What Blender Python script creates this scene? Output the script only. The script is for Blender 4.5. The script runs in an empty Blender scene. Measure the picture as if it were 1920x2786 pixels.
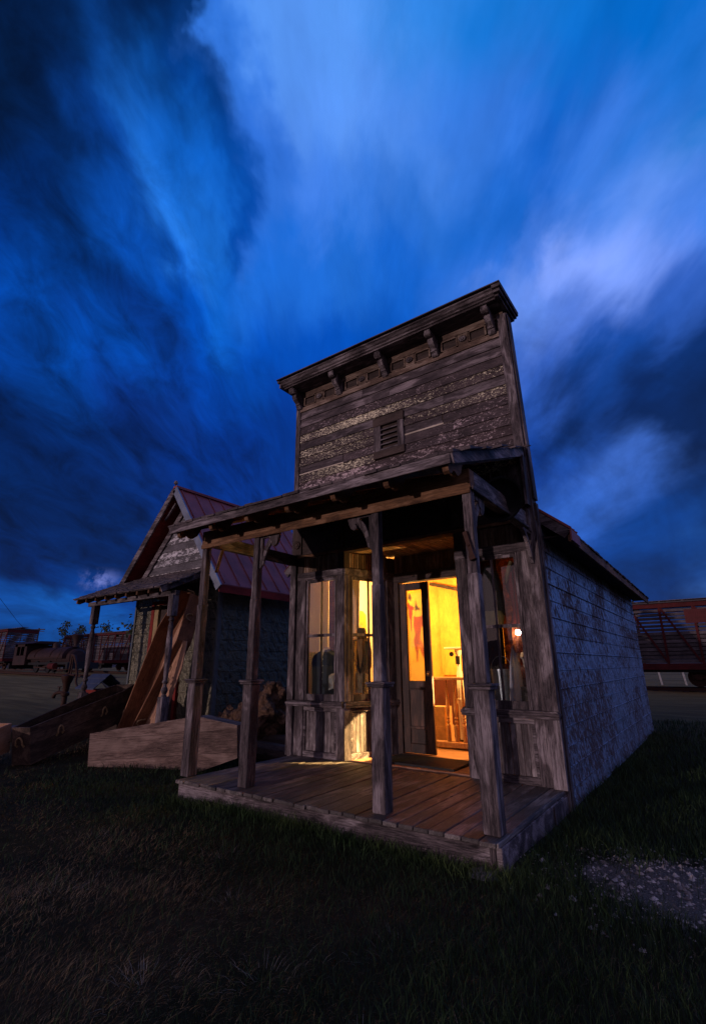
import bpy, math, random
import numpy as np
from math import sin, cos, pi, radians, sqrt, atan2
from mathutils import Vector, Matrix
random.seed(7); rng = np.random.default_rng(7)
S = bpy.context.scene
COL = S.collection

# ------------------------------------------------------------------ camera
YAW, PIT, ROL = 0.6211, 0.3032, -0.0064
fw = Vector((-sin(YAW)*cos(PIT), cos(YAW)*cos(PIT), sin(PIT)))
rt = Vector((cos(YAW), sin(YAW), 0)); up = rt.cross(fw)
r2 = rt*cos(ROL)+up*sin(ROL); u2 = -rt*sin(ROL)+up*cos(ROL)
CAM = Vector((1.4552, -3.7595, 1.1704))
cd = bpy.data.cameras.new('camera'); cam = bpy.data.objects.new('camera', cd); COL.objects.link(cam)
M = Matrix((r2, u2, -fw)).transposed().to_4x4(); M.translation = CAM
cam.matrix_world = M
cd.sensor_fit = 'VERTICAL'; cd.sensor_height = 36; cd.lens = 36*1335.2/2786
cd.clip_end = 6000; cd.clip_start = 0.05
S.camera = cam

# ------------------------------------------------------------------ render look
S.view_settings.view_transform = 'Standard'; S.view_settings.look = 'None'
S.view_settings.gamma = 1; S.view_settings.exposure = 0
S.view_settings.use_curve_mapping = False

# ------------------------------------------------------------------ node helper
def lin(c):
    return tuple(((x/255)/12.92 if x/255 <= .04045 else ((x/255+.055)/1.055)**2.4) for x in c)+(1,)
class N:
    def __init__(s, tree): s.t = tree; s.t.nodes.clear()
    def n(s, typ, **k):
        o = s.t.nodes.new(typ)
        for a, b in k.items(): setattr(o, a, b)
        return o
    def put(s, sock, v):
        if isinstance(v, bpy.types.NodeSocket): s.t.links.new(v, sock)
        elif v is not None: sock.default_value = v
    def m(s, op, a, b=None, c=None, clamp=False):
        o = s.n('ShaderNodeMath', operation=op, use_clamp=clamp)
        s.put(o.inputs[0], a); s.put(o.inputs[1], b)
        if c is not None: s.put(o.inputs[2], c)
        return o.outputs[0]
    def vm(s, op, a, b=None, scale=None):
        o = s.n('ShaderNodeVectorMath', operation=op)
        s.put(o.inputs[0], a); s.put(o.inputs[1], b)
        if scale is not None: s.put(o.inputs['Scale'], scale)
        return o.outputs['Value'] if op in ('DOT_PRODUCT', 'LENGTH') else o.outputs[0]
    def comb(s, x, y, z=0.):
        o = s.n('ShaderNodeCombineXYZ'); s.put(o.inputs[0], x); s.put(o.inputs[1], y); s.put(o.inputs[2], z); return o.outputs[0]
    def mix(s, f, a, b, blend='MIX'):
        o = s.n('ShaderNodeMix', data_type='RGBA', blend_type=blend)
        s.put(o.inputs[0], f); s.put(o.inputs[6], a); s.put(o.inputs[7], b); return o.outputs[2]
    def rng(s, v, a, b, c=0., d=1., typ='LINEAR'):
        o = s.n('ShaderNodeMapRange', interpolation_type=typ)
        for i, x in enumerate((v, a, b, c, d)): s.put(o.inputs[i], x)
        return o.outputs[0]
    def noise(s, vec, scale=5., detail=4., rough=.6, dist=0., col=False):
        o = s.n('ShaderNodeTexNoise'); s.put(o.inputs['Vector'], vec)
        o.inputs['Scale'].default_value = scale; o.inputs['Detail'].default_value = detail
        o.inputs['Roughness'].default_value = rough; o.inputs['Distortion'].default_value = dist
        return o.outputs['Color' if col else 'Fac']
    def vor(s, vec, scale, feature='F1', out='Distance', rand=1.):
        o = s.n('ShaderNodeTexVoronoi', feature=feature); s.put(o.inputs['Vector'], vec)
        o.inputs['Scale'].default_value = scale; o.inputs['Randomness'].default_value = rand
        return o.outputs[out]
    def ramp(s, f, stops, interp='LINEAR'):
        o = s.n('ShaderNodeValToRGB'); r = o.color_ramp; r.interpolation = interp
        while len(r.elements) > 1: r.elements.remove(r.elements[-1])
        for i, (p, c) in enumerate(stops):
            e = r.elements[0] if i == 0 else r.elements.new(p)
            e.position = p; e.color = c if len(c) == 4 else tuple(c)+(1,)
        s.put(o.inputs[0], f); return o.outputs[0]

# ------------------------------------------------------------------ sky
W = bpy.data.worlds.new('World'); S.world = W; W.use_nodes = True
n = N(W.node_tree)
tc = n.n('ShaderNodeTexCoord').outputs['Generated']
F3 = Vector((-sin(YAW), cos(YAW), 0))
xr = n.vm('DOT_PRODUCT', tc, tuple(rt)); yf = n.vm('DOT_PRODUCT', tc, tuple(F3))
zz = n.vm('DOT_PRODUCT', tc, (0, 0, 1))
zc = n.m('MAXIMUM', zz, 0.0005)
th0 = n.m('ARCTAN2', zc, xr)                     # fan angle round the point the clouds stream from
rho0 = n.m('ARCCOSINE', yf)
# wispy warp
wv = n.comb(n.m('MULTIPLY', th0, 3.2), n.m('MULTIPLY', rho0, 2.4), 3.3)
w1 = n.noise(wv, 1.6, 5, .55, .3)
w2 = n.noise(n.vm('ADD', wv, (7.7, 3.1, 5.2)), 1.3, 5, .55, .3)
th = n.m('ADD', th0, n.m('MULTIPLY', n.m('SUBTRACT', w1, .5), .34))
rho = n.m('ADD', rho0, n.m('MULTIPLY', n.m('SUBTRACT', w2, .5), .36))
thn = n.m('DIVIDE', th, pi)
ROWS = [
 (14, [(0,(0,40,105)),(60,(0,45,125)),(90,(0,45,130)),(120,(0,40,120)),(150,(0,35,105)),(170,(5,72,158)),(180,(0,70,150))]),
 (26, [(0,(1,30,85)),(18,(0,42,112)),(34,(38,82,175)),(42,(12,52,140)),(60,(0,50,140)),(90,(0,50,145)),(110,(0,45,132)),(120,(0,40,124)),(130,(0,36,113)),(142,(0,33,104)),(155,(0,30,92)),(163,(0,48,125)),(169,(10,82,172)),(180,(0,60,135))]),
 (35, [(0,(1,26,76)),(14,(0,36,98)),(24,(4,50,125)),(34,(52,92,185)),(41,(26,68,158)),(48,(5,36,98)),(58,(40,82,180)),(68,(22,80,182)),(80,(0,72,176)),(100,(0,68,174)),(110,(0,62,162)),(120,(0,52,144)),(130,(3,38,114)),(142,(1,31,94)),(155,(0,26,80)),(163,(0,30,92)),(169,(6,70,158)),(180,(0,58,128))]),
 (44, [(0,(70,120,215)),(16,(20,70,150)),(26,(3,28,80)),(34,(3,26,74)),(42,(3,28,80)),(50,(16,62,148)),(57,(72,106,200)),(65,(88,124,216)),(72,(40,98,200)),(80,(14,86,192)),(90,(26,94,196)),(100,(24,94,200)),(110,(8,86,192)),(117,(0,62,160)),(122,(2,44,122)),(130,(0,64,162)),(137,(0,54,140)),(144,(0,28,84)),(180,(0,40,100))]),
 (50, [(0,(70,120,215)),(24,(30,80,170)),(34,(4,32,86)),(42,(6,42,108)),(48,(40,82,176)),(54,(108,138,232)),(60,(118,146,238)),(66,(60,108,208)),(72,(20,88,188)),(80,(34,98,198)),(90,(56,112,212)),(98,(58,112,214)),(103,(40,98,200)),(106,(2,64,158)),(109,(20,96,200)),(113,(30,104,208)),(118,(4,62,152)),(124,(0,40,108)),(131,(0,56,145)),(138,(0,52,138)),(146,(0,28,84)),(180,(0,40,100))]),
 (56, [(0,(70,120,215)),(30,(50,100,190)),(40,(14,60,140)),(44,(26,82,174)),(51,(56,108,208)),(57,(84,128,224)),(63,(50,106,206)),(69,(16,84,184)),(76,(48,108,210)),(90,(78,130,224)),(98,(72,124,220)),(102,(42,98,200)),(105,(2,62,150)),(108,(10,84,184)),(112,(22,94,196)),(116,(4,52,132)),(120,(1,28,78)),(127,(0,32,92)),(133,(0,44,122)),(146,(0,30,88)),(180,(0,40,100))]),
 (64, [(0,(70,120,215)),(40,(0,84,178)),(54,(0,106,198)),(60,(30,104,204)),(66,(0,92,188)),(74,(14,104,200)),(82,(42,116,210)),(90,(76,134,226)),(98,(78,134,228)),(101.5,(44,104,206)),(103.5,(2,40,100)),(107,(1,28,76)),(110,(2,34,88)),(113,(4,48,116)),(118,(1,22,62)),(125,(1,22,60)),(134,(1,34,92)),(150,(0,30,80)),(180,(0,40,100))]),
]
col = None; prev = None
for deg, st in ROWS:
    c = n.ramp(thn, [(a/180, lin(q)) for a, q in st], 'EASE')
    if col is None: col = c
    else: col = n.mix(n.rng(rho, radians(prev), radians(deg), 0., 1., 'SMOOTHSTEP'), col, c)
    prev = deg
# long-exposure streaks in the cloud
sv = n.comb(n.m('MULTIPLY', th0, 5.5), n.m('MULTIPLY', rho0, 2.6), 1.)
st1 = n.noise(sv, 1.5, 6, .6, .25)
sv2 = n.comb(n.m('MULTIPLY', th0, 30.), n.m('MULTIPLY', rho0, 4.), 4.)
st2 = n.noise(sv2, 1.2, 4, .55, .2)
lump = n.noise(tc, 7., 6, .6, .4)
lowr = n.m('MULTIPLY', n.rng(rho0, .95, .55, 0., 1.), n.rng(th0, 1.6, .9, 0., 1.))
leftw = n.rng(th0, 1.75, 2.1, 0., 1.)
sv3 = n.comb(n.m('MULTIPLY', th0, 7.5), n.m('MULTIPLY', rho0, 5.5), 6.)
st3 = n.noise(sv3, 1.7, 6, .62, .6)
k = n.m('MULTIPLY', n.rng(st1, .25, .75, .95, 1.32), n.rng(st2, .25, .75, .985, 1.015))
k = n.m('MULTIPLY', k, n.m('ADD', 1., n.m('MULTIPLY', leftw, n.rng(st3, .32, .68, -.48, .34))))
k = n.m('MULTIPLY', k, n.m('ADD', 1., n.m('MULTIPLY', lowr, n.rng(lump, .3, .7, -.45, .6))))
col = n.vm('MULTIPLY', n.vm('SCALE', col, None, k), (1.10, 1.13, 1.02))
# pale sunset-lit scraps low on the left, in the gap under the cloud
pk = n.noise(n.comb(n.m('MULTIPLY', th0, 12.), n.m('MULTIPLY', rho0, 26.), 9.), 1.6, 4, .6)
az = n.m('ARCTAN2', xr, yf)
blob = n.m('MULTIPLY', n.rng(n.m('ABSOLUTE', n.m('SUBTRACT', az, -.478)), 0., .045, 1., 0., 'SMOOTHSTEP'),
           n.rng(n.m('ABSOLUTE', n.m('SUBTRACT', zz, .148)), .0, .028, 1., 0., 'SMOOTHSTEP'))
col = n.mix(n.m('MULTIPLY', blob, n.rng(pk, .42, .6)), col, lin((105, 120, 195)))
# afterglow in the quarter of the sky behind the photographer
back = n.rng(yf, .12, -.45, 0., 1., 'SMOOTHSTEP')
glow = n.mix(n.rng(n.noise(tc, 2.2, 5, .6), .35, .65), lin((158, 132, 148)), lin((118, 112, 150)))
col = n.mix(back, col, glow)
col = n.mix(n.rng(zz, -.002, -.02), col, (.004, .004, .006, 1))
sky = n.n('ShaderNodeTexSky', sky_type='NISHITA', sun_disc=False)
sky.sun_elevation = radians(2.5); sky.sun_rotation = radians(197)
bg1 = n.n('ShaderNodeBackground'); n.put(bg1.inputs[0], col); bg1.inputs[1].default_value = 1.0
bg2 = n.n('ShaderNodeBackground'); n.put(bg2.inputs[0], sky.outputs[0]); bg2.inputs[1].default_value = .004
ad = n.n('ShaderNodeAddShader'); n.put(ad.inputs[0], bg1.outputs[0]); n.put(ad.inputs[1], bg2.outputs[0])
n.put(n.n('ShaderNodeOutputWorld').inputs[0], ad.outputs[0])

# ------------------------------------------------------------------ last low sun
sd = bpy.data.lights.new('sun', 'SUN'); sun = bpy.data.objects.new('sun', sd); COL.objects.link(sun)
sd.energy = 1.15; sd.angle = radians(.55); sd.color = (1, .74, .76)
sdir = Vector((-.316, -1, .060)).normalized()
sun.rotation_euler = sdir.to_track_quat('Z', 'Y').to_euler(); sun.location = (-4, -14, 6)

# ------------------------------------------------------------------ object helpers
def tag(o, label=None, cat=None, group=None, kind=None):
    if label: o['label'] = label
    if cat: o['category'] = cat
    if group: o['group'] = group
    if kind: o['kind'] = kind
    return o
def empty(name, loc=(0, 0, 0), label=None, cat=None, group=None, rz=0):
    o = bpy.data.objects.new(name, None); COL.objects.link(o); o.location = loc; o.rotation_euler.z = rz
    o.empty_display_size = .2
    return tag(o, label, cat, group)
def copy_tree(o, parent=None):
    c = o.copy(); COL.objects.link(c)
    if parent:
        c.parent = parent
    for ch in [x for x in list(bpy.data.objects) if x.parent == o]: copy_tree(ch, c)
    return c
class MB:
    def __init__(s): s.v = []; s.f = []; s.mi = []; s.k = 0; s.X = None
    def add(s, vs, fs):
        b = len(s.v)
        if s.X is not None: vs = [tuple(s.X @ Vector(p)) for p in vs]
        s.v += [tuple(p) for p in vs]; s.f += [tuple(i+b for i in f) for f in fs]; s.mi += [s.k]*len(fs)
        return s
    def hexa(s, p):   # p: 8 points, bottom 4 ccw, top 4 ccw
        return s.add(p, [(3, 2, 1, 0), (4, 5, 6, 7), (0, 1, 5, 4), (1, 2, 6, 5), (2, 3, 7, 6), (3, 0, 4, 7)])
    def box(s, x0, x1, y0, y1, z0, z1):
        return s.hexa([(x0, y0, z0), (x1, y0, z0), (x1, y1, z0), (x0, y1, z0), (x0, y0, z1), (x1, y0, z1), (x1, y1, z1), (x0, y1, z1)])
    def bar(s, a, b, w, h, upv=(0, 0, 1)):
        a = Vector(a); b = Vector(b); d = (b-a).normalized(); U = Vector(upv)
        sd_ = d.cross(U)
        if sd_.length < 1e-4: sd_ = d.cross(Vector((0, 1, 0)))
        sd_.normalize(); U = sd_.cross(d)
        q = [(-1, -1), (1, -1), (1, 1), (-1, 1)]
        return s.hexa([a+sd_*(w/2*i)+U*(h/2*j) for i, j in q]+[b+sd_*(w/2*i)+U*(h/2*j) for i, j in q])
    def prism(s, poly, fn, d0, d1):   # poly 2-D, fn(u,v,d)->xyz
        m = len(poly)
        vs = [fn(u, v, d0) for u, v in poly]+[fn(u, v, d1) for u, v in poly]
        fs = [tuple(range(m))[::-1], tuple(range(m, 2*m))]+[(i, (i+1) % m, m+(i+1) % m, m+i) for i in range(m)]
        return s.add(vs, fs)
    def strip(s, path, wid, fn, d0, d1):  # a ribbon that follows a 2-D path, varying width
        m = len(path); L = []; R_ = []
        for i, (u, v) in enumerate(path):
            a = Vector(path[max(i-1, 0)]); b = Vector(path[min(i+1, m-1)]); t = (b-a).normalized()
            w = wid[i] if isinstance(wid, (list, tuple)) else wid
            L.append((u-t.y*w/2, v+t.x*w/2)); R_.append((u+t.y*w/2, v-t.x*w/2))
        for i in range(m-1):
            q = [L[i], L[i+1], R_[i+1], R_[i]]
            s.prism(q, fn, d0, d1)
        return s
    def tube(s, path, r, k=8, close=False):
        m = len(path); vs = []; fs = []; P = [Vector(p) for p in path]; last = None
        for i, p in enumerate(P):
            if close: t = (P[(i+1) % m]-P[i-1]).normalized()
            else: t = (P[min(i+1, m-1)]-P[max(i-1, 0)]).normalized()
            if last is None: a = t.orthogonal().normalized()
            else: a = (last-t*last.dot(t)).normalized()
            last = a; b = t.cross(a); rr = r[i] if isinstance(r, (list, tuple)) else r
            vs += [p+(a*cos(2*pi*j/k)+b*sin(2*pi*j/k))*rr for j in range(k)]
        for i in range(m if close else m-1):
            i2 = (i+1) % m
            fs += [(i*k+j, i*k+(j+1) % k, i2*k+(j+1) % k, i2*k+j) for j in range(k)]
        if not close: fs += [tuple(range(k))[::-1], tuple(range((m-1)*k, m*k))]
        return s.add(vs, fs)
    def lathe(s, prof, c=(0, 0, 0), k=16, ax=None, cap=True):   # prof (r,z)
        vs = []; fs = []; m = len(prof)
        for r, z in prof: vs += [Vector((r*cos(2*pi*j/k), r*sin(2*pi*j/k), z)) for j in range(k)]
        if ax is not None:
            q = Vector(ax).to_track_quat('Z', 'Y'); vs = [q @ v for v in vs]
        vs = [v+Vector(c) for v in vs]
        for i in range(m-1): fs += [(i*k+j, i*k+(j+1) % k, (i+1)*k+(j+1) % k, (i+1)*k+j) for j in range(k)]
        if cap and prof[0][0] > 1e-5: fs.append(tuple(range(k))[::-1])
        if cap and prof[-1][0] > 1e-5: fs.append(tuple(range((m-1)*k, m*k)))
        return s.add(vs, fs)
    def split(s, name, mat, parent=None, **kw):   # one object per box, for pieces that are parts of their own
        k_ = 8; res = []
        for i in range(0, len(s.v), k_):
            q = MB(); q.v = s.v[i:i+k_]; q.f = [tuple(a-i for a in f) for f in s.f if i <= f[0] < i+k_]; q.mi = [0]*len(q.f)
            res.append(q.build(name, mat, parent, **kw))
        return res
    def build(s, name, mat, parent=None, bevel=0, smooth=False, fn=None, local=False):
        me = bpy.data.meshes.new(name)
        off = Vector((0, 0, 0))
        q = parent
        while q is not None and not local: off += q.location; q = q.parent
        vs = [tuple((Vector(fn(*p)) if fn else Vector(p))-off) for p in s.v]
        me.from_pydata(vs, [], s.f)
        for m_ in (mat if isinstance(mat, (list, tuple)) else [mat]): me.materials.append(m_)
        me.polygons.foreach_set('material_index', s.mi)
        if smooth: me.polygons.foreach_set('use_smooth', [True]*len(s.f))
        me.update()
        o = bpy.data.objects.new(name, me); COL.objects.link(o); o.parent = parent
        if bevel:
            b = o.modifiers.new('bevel', 'BEVEL'); b.width = bevel; b.segments = 1; b.limit_method = 'ANGLE'
        if smooth:
            try:
                me.set_sharp_from_angle(angle=radians(40))
            except Exception: pass
        return o
fXZ = lambda u, v, d: (u, d, v)      # polygon in the facade plane, d = y
fYZ = lambda u, v, d: (d, u, v)

# ------------------------------------------------------------------ materials
def newmat(name):
    m = bpy.data.materials.new(name); m.use_nodes = True; return m, N(m.node_tree)
def finish(n, colr, rough=.8, metal=0., bump=None, bs=.4, bd=.01, spec=.3, extra=None):
    p = n.n('ShaderNodeBsdfPrincipled')
    n.put(p.inputs['Base Color'], colr); n.put(p.inputs['Roughness'], rough); n.put(p.inputs['Metallic'], metal)
    p.inputs['Specular IOR Level'].default_value = spec
    if bump is not None:
        b = n.n('ShaderNodeBump'); b.inputs['Strength'].default_value = bs; b.inputs['Distance'].default_value = bd
        n.put(b.inputs['Height'], bump); n.put(p.inputs['Normal'], b.outputs[0])
    if extra: extra(p)
    n.put(n.n('ShaderNodeOutputMaterial').inputs[0], p.outputs[0])
def wood(name, base, dark, axis='z', paint=None, pthr=.55, pscale=9, vary=.5, rough=.82, light=None, bs=.5, knots=True, spec=.25):
    m, n = newmat(name)
    oc = n.n('ShaderNodeTexCoord').outputs['Object']
    isl = n.n('ShaderNodeNewGeometry').outputs['Random Per Island']
    o = n.vm('ADD', oc, n.vm('SCALE', (13.1, 7.7, 9.3), None, isl))
    sc = {'x': (1.1, 17, 17), 'y': (17, 1.1, 17), 'z': (17, 17, 1.1)}[axis]
    g = n.vm('MULTIPLY', o, sc)
    f1 = n.noise(g, 4.6, 7, .74, .5)                                       # grain
    f2 = n.noise(n.vm('MULTIPLY', o, tuple(a*.22 if a > 2 else a*.9 for a in sc)), 1.6, 5, .62, .8)     # weather blotches
    f3 = n.noise(n.vm('MULTIPLY', g, tuple(.35 if a < 2 else 1. for a in sc)), 9., 3, .7)
    v = n.m('ADD', n.m('MULTIPLY', f1, .7), n.m('MULTIPLY', f2, .6))
    c = n.mix(n.rng(v, .54, .78, 0., 1.), dark+(1,), base+(1,))
    c = n.mix(n.rng(n.noise(g, 13., 3, .8), .54, .70, 0., .55), c, tuple(min(1, x*1.75) for x in base)+(1,))
    if light: c = n.mix(n.m('MULTIPLY', n.rng(f2, .50, .60, 0., .9), n.rng(f1, .40, .55)), c, light+(1,))
    if knots:
        kv = n.vor(n.vm('MULTIPLY', o, tuple(a*.42 if a > 2 else a*2.2 for a in sc)), .9, rand=1.)
        c = n.mix(n.rng(kv, .10, .05, 0., .85), c, tuple(x*.35 for x in dark)+(1,))
    # thin checks along the grain
    ck = n.rng(f3, .37, .31, 0., .8); c = n.mix(ck, c, tuple(x*.25 for x in dark)+(1,))
    if paint:
        pv = n.vm('MULTIPLY', oc, tuple(1. if a > 2 else .42 for a in sc))
        big = n.noise(n.vm('ADD', pv, n.vm('SCALE', (1, 1, 1), None, isl)), 1.3, 3, .5)
        pn = n.noise(pv, pscale*3.2, 6, .78, .3)
        lim = n.rng(big, .32, .68, pthr+.12, pthr-.015)
        pm = n.rng(n.m('SUBTRACT', pn, lim), 0., .02)
        c = n.mix(pm, c, paint+(1,))
    stain = n.noise(n.vm('MULTIPLY', oc, (1, 1, .7)), 2.1, 5, .65, .8)
    c = n.vm('SCALE', c, None, n.m('MULTIPLY', n.rng(stain, .34, .62, .72, 1.12), n.rng(isl, 0., 1., 1-vary*.55, 1+vary*.45)))
    h = n.m('ADD', n.m('MULTIPLY', f1, .7), n.m('MULTIPLY', f3, .35))
    if paint: h = n.m('ADD', h, n.m('MULTIPLY', pm, .3))
    finish(n, c, rough, 0., h, bs, .006, spec)
    return m
GB, GD = (.128, .102, .106), (.018, .014, .016)
MW = {a: wood('weathered_wood_'+a, GB, GD, a, light=(.25, .215, .225)) for a in 'xyz'}
MBr = {a: wood('brown_wood_'+a, (.19, .095, .045), (.055, .026, .014), a, light=(.25, .14, .08)) for a in 'xyz'}
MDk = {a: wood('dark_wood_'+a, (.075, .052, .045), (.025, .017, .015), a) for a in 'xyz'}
MDoor = wood('door_wood', (.06, .032, .022), (.02, .011, .009), 'z', light=(.12, .06, .04), vary=.2, rough=.55)
MBead = wood('beadboard_wood', (.21, .135, .085), (.075, .045, .03), 'z', light=(.28, .22, .19), vary=.7)
MPanel = wood('panel_board', (.16, .135, .135), (.045, .035, .036), 'z', light=(.32, .28, .28), vary=.8)
MBeadX = wood('ceiling_board', (.50, .32, .17), (.1, .06, .035), 'y', vary=.5)
MSh = {a: wood('shake_shingle_'+a, (.115, .09, .09), (.035, .027, .03), a, vary=.9, bs=.8) for a in 'xyz'}
MSid = [wood('bare_siding', (.115, .09, .095), (.026, .02, .023), 'x', vary=.5, light=(.24, .20, .21)),
        wood('mauve_flaked_siding', (.10, .075, .078), (.026, .019, .022), 'x', paint=(.46, .36, .37), pthr=.535, pscale=15, vary=.35),
        wood('yellow_flaked_siding', (.10, .075, .075), (.03, .02, .022), 'x', paint=(.80, .72, .50), pthr=.50, pscale=19, vary=.2),
        wood('heavy_mauve_siding', (.105, .075, .078), (.03, .02, .022), 'x', paint=(.52, .41, .41), pthr=.49, pscale=13, vary=.3),
        wood('new_pale_strip', (.6, .52, .42), (.4, .33, .26), 'x', vary=.1, knots=False)]
MNs = [wood('white_flaked_siding', (.16, .15, .16), (.06, .055, .06), 'x', paint=(.55, .53, .55), pthr=.44, pscale=6, vary=.4),
       wood('grey_siding', (.13, .12, .13), (.05, .045, .05), 'x', paint=(.5, .48, .5), pthr=.6, vary=.5)]
MPine = wood('new_pine', (.36, .20, .12), (.26, .12, .06), 'x', vary=.4, rough=.65, bs=.2, spec=.3)
MPineZ = wood('leaning_pine', (.46, .27, .16), (.25, .13, .075), 'z', vary=.35, rough=.65, bs=.2)
MPineX = wood('lid_pine', (.46, .27, .16), (.22, .11, .065), 'x', vary=.35, rough=.65, bs=.2)
MOr = wood('orange_pine', (.29, .13, .06), (.12, .05, .025), 'x', vary=.15, rough=.6, bs=.2)
MCofB = wood('greyed_pine', (.23, .155, .125), (.065, .04, .033), 'x', vary=.5, light=(.24, .17, .14))
MCofA = wood('dark_coffin_wood', (.085, .055, .04), (.022, .014, .011), 'x', vary=.3, light=(.13, .085, .06))
MRedTrim = wood('red_trim', (.26, .03, .022), (.13, .016, .012), 'y', knots=False, vary=.2)
def plain(name, c, rough=.6, metal=0., ns=8, amt=.35, bump=.15, c2=None, spec=.3):
    m, n = newmat(name); oc = n.n('ShaderNodeTexCoord').outputs['Object']
    f = n.noise(oc, ns, 6, .65)
    if c2 is None: c2 = tuple(x*(1-amt) for x in c)
    finish(n, n.mix(n.rng(f, .35, .65), c2+(1,), c+(1,)), rough, metal, f, bump, .01, spec); return m
MRope = plain('rope', (.42, .27, .13), .9, ns=120, amt=.6, bump=1)
MIron = plain('rusty_iron', (.05, .02, .013), .7, .3, 30)
MBlk = plain('black_steel', (.012, .012, .014), .6, .2, 20)
MRustLoco = plain('rusty_loco_steel', (.040, .016, .016), .65, .2, 3, c2=(.018, .009, .010))
MCarRed = wood('boxcar_red', (.085, .010, .011), (.05, .007, .008), 'x', knots=False, vary=.25)
MCarSlat = wood('boxcar_slat', (.11, .095, .105), (.055, .045, .05), 'x', vary=.6)
MRoofRed = None
def tin(name, base, rust_amt, seed, strip=.0):
    # stamped sheet metal siding: rock-face blocks in courses, patchy rust
    m, n = newmat(name); g = n.n('ShaderNodeTexCoord').outputs['Object']
    sx = n.n('ShaderNodeSeparateXYZ'); n.put(sx.inputs[0], g)
    u = n.m('ADD', sx.outputs[0], sx.outputs[1]); v = sx.outputs[2]
    cell = n.n('ShaderNodeTexWhiteNoise', noise_dimensions='3D')
    iu = n.m('FLOOR', n.m('DIVIDE', u, .62)); iv = n.m('FLOOR', n.m('DIVIDE', n.m('ADD', v, .2), .372))
    n.put(cell.inputs[0], n.comb(iu, iv, seed)); rnd = cell.outputs['Value']
    p = n.comb(n.m('MULTIPLY', u, 1.), n.m('MULTIPLY', v, 1.), seed)
    # repeating leaf-like facets slanted in each block
    sl = n.vm('MULTIPLY', n.comb(n.m('ADD', u, n.m('MULTIPLY', v, .55)), n.m('SUBTRACT', v, n.m('MULTIPLY', u, .25)), 0.), (10, 4.2, 1))
    wob = n.vm('ADD', sl, n.vm('SCALE', n.noise(p, 7, 4, .65, col=True), None, 2.2))
    facet = n.vor(wob, 1.0, 'F1'); facet2 = n.noise(wob, 1.3, 4, .6, .7)
    h = n.m('ADD', n.m('MULTIPLY', facet, .7), n.m('MULTIPLY', facet2, .6))
    big = n.noise(p, 1.1, 4, .6)
    mask = n.m('ADD', n.m('MULTIPLY', rnd, .22), n.m('MULTIPLY', big, .78))
    dg = n.vm('MULTIPLY', n.comb(n.m('ADD', u, n.m('MULTIPLY', v, .45)), n.m('SUBTRACT', v, n.m('MULTIPLY', u, .35)), 0.), (15, 6.5, 1))
    stroke = n.noise(dg, 1.25, 5, .62, .9)
    lim = n.rng(mask, .28, .66, .62, .62-.20*max(rust_amt, 0))
    rf = n.rng(n.m('SUBTRACT', stroke, lim), 0., .045)
    if rust_amt < 0: rf = n.m('MULTIPLY', rf, 0.)
    h = n.m('ADD', h, n.m('MULTIPLY', stroke, .5))
    tone = n.rng(rnd, 0., 1., .94, 1.06)
    c = n.vm('SCALE', n.mix(n.rng(h, .55, .95), tuple(x*.34 for x in base)+(1,), tuple(x*1.25 for x in base)+(1,)), None, tone)
    c = n.mix(n.m('MULTIPLY', rf, .92), c, (.060, .026, .018, 1))
    finish(n, c, n.rng(rf, 0., 1., .36, .85), n.rng(rf, 0., 1., .55, 0.), h, 1., .03, .5)
    return m
MTin = tin('stamped_tin_grey', (.26, .30, .40), 1.0, 3.)
MTinN = tin('stamped_tin_green', (.125, .115, .075), -1., 8.)
def seamroof(name, c):
    m, n = newmat(name); g = n.n('ShaderNodeTexCoord').outputs['Object']
    f = n.noise(n.vm('MULTIPLY', g, (1, 1, .6)), 2.5, 6, .65); f2 = n.noise(g, 40, 3, .6)
    c1 = n.mix(n.rng(f, .4, .68), c+(1,), tuple(x*.55 for x in c)+(1,))
    c1 = n.mix(n.rng(f2, .66, .74, 0, .5), c1, (.25, .2, .22, 1))
    finish(n, c1, .62, .0, f, .15, .01, .3); return m
MRoofRed = seamroof('painted_metal_roof', (.27, .075, .075))
def glass(name, rough=.0, tint=(.92, .95, .95)):
    m, n = newmat(name)
    t = n.n('ShaderNodeBsdfTransparent'); t.inputs[0].default_value = tint+(1,)
    gl = n.n('ShaderNodeBsdfGlossy'); gl.inputs['Roughness'].default_value = rough
    oc = n.n('ShaderNodeTexCoord').outputs['Object']
    b = n.n('ShaderNodeBump'); b.inputs['Strength'].default_value = .02; b.inputs['Distance'].default_value = .02
    n.put(b.inputs['Height'], n.noise(oc, 5, 2, .5)); n.put(gl.inputs['Normal'], b.outputs[0])
    fr = n.n('ShaderNodeFresnel'); fr.inputs[0].default_value = 1.5
    mx = n.n('ShaderNodeMixShader'); n.put(mx.inputs[0], n.m('ADD', n.m('MULTIPLY', fr.outputs[0], .8), .015, clamp=True))
    n.put(mx.inputs[1], t.outputs[0]); n.put(mx.inputs[2], gl.outputs[0])
    n.put(n.n('ShaderNodeOutputMaterial').inputs[0], mx.outputs[0]); return m
MGlass = glass('old_window_glass')
def emit(name, c, s):
    m, n = newmat(name); e = n.n('ShaderNodeEmission'); e.inputs[0].default_value = c+(1,); e.inputs[1].default_value = s
    n.put(n.n('ShaderNodeOutputMaterial').inputs[0], e.outputs[0]); return m
MBulb = emit('lit_bulb', (1, .55, .18), 14.)
MWall = wood('interior_plywood', (.82, .42, .065), (.70, .32, .045), 'z', vary=.06, knots=False, bs=.08, rough=.6)
MWhite = plain('painted_wall', (.82, .76, .64), .8, ns=3, amt=.1)
MCloth = lambda nm, c, a=.35: plain(nm, c, .9, ns=14, amt=a, bump=.5)

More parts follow.
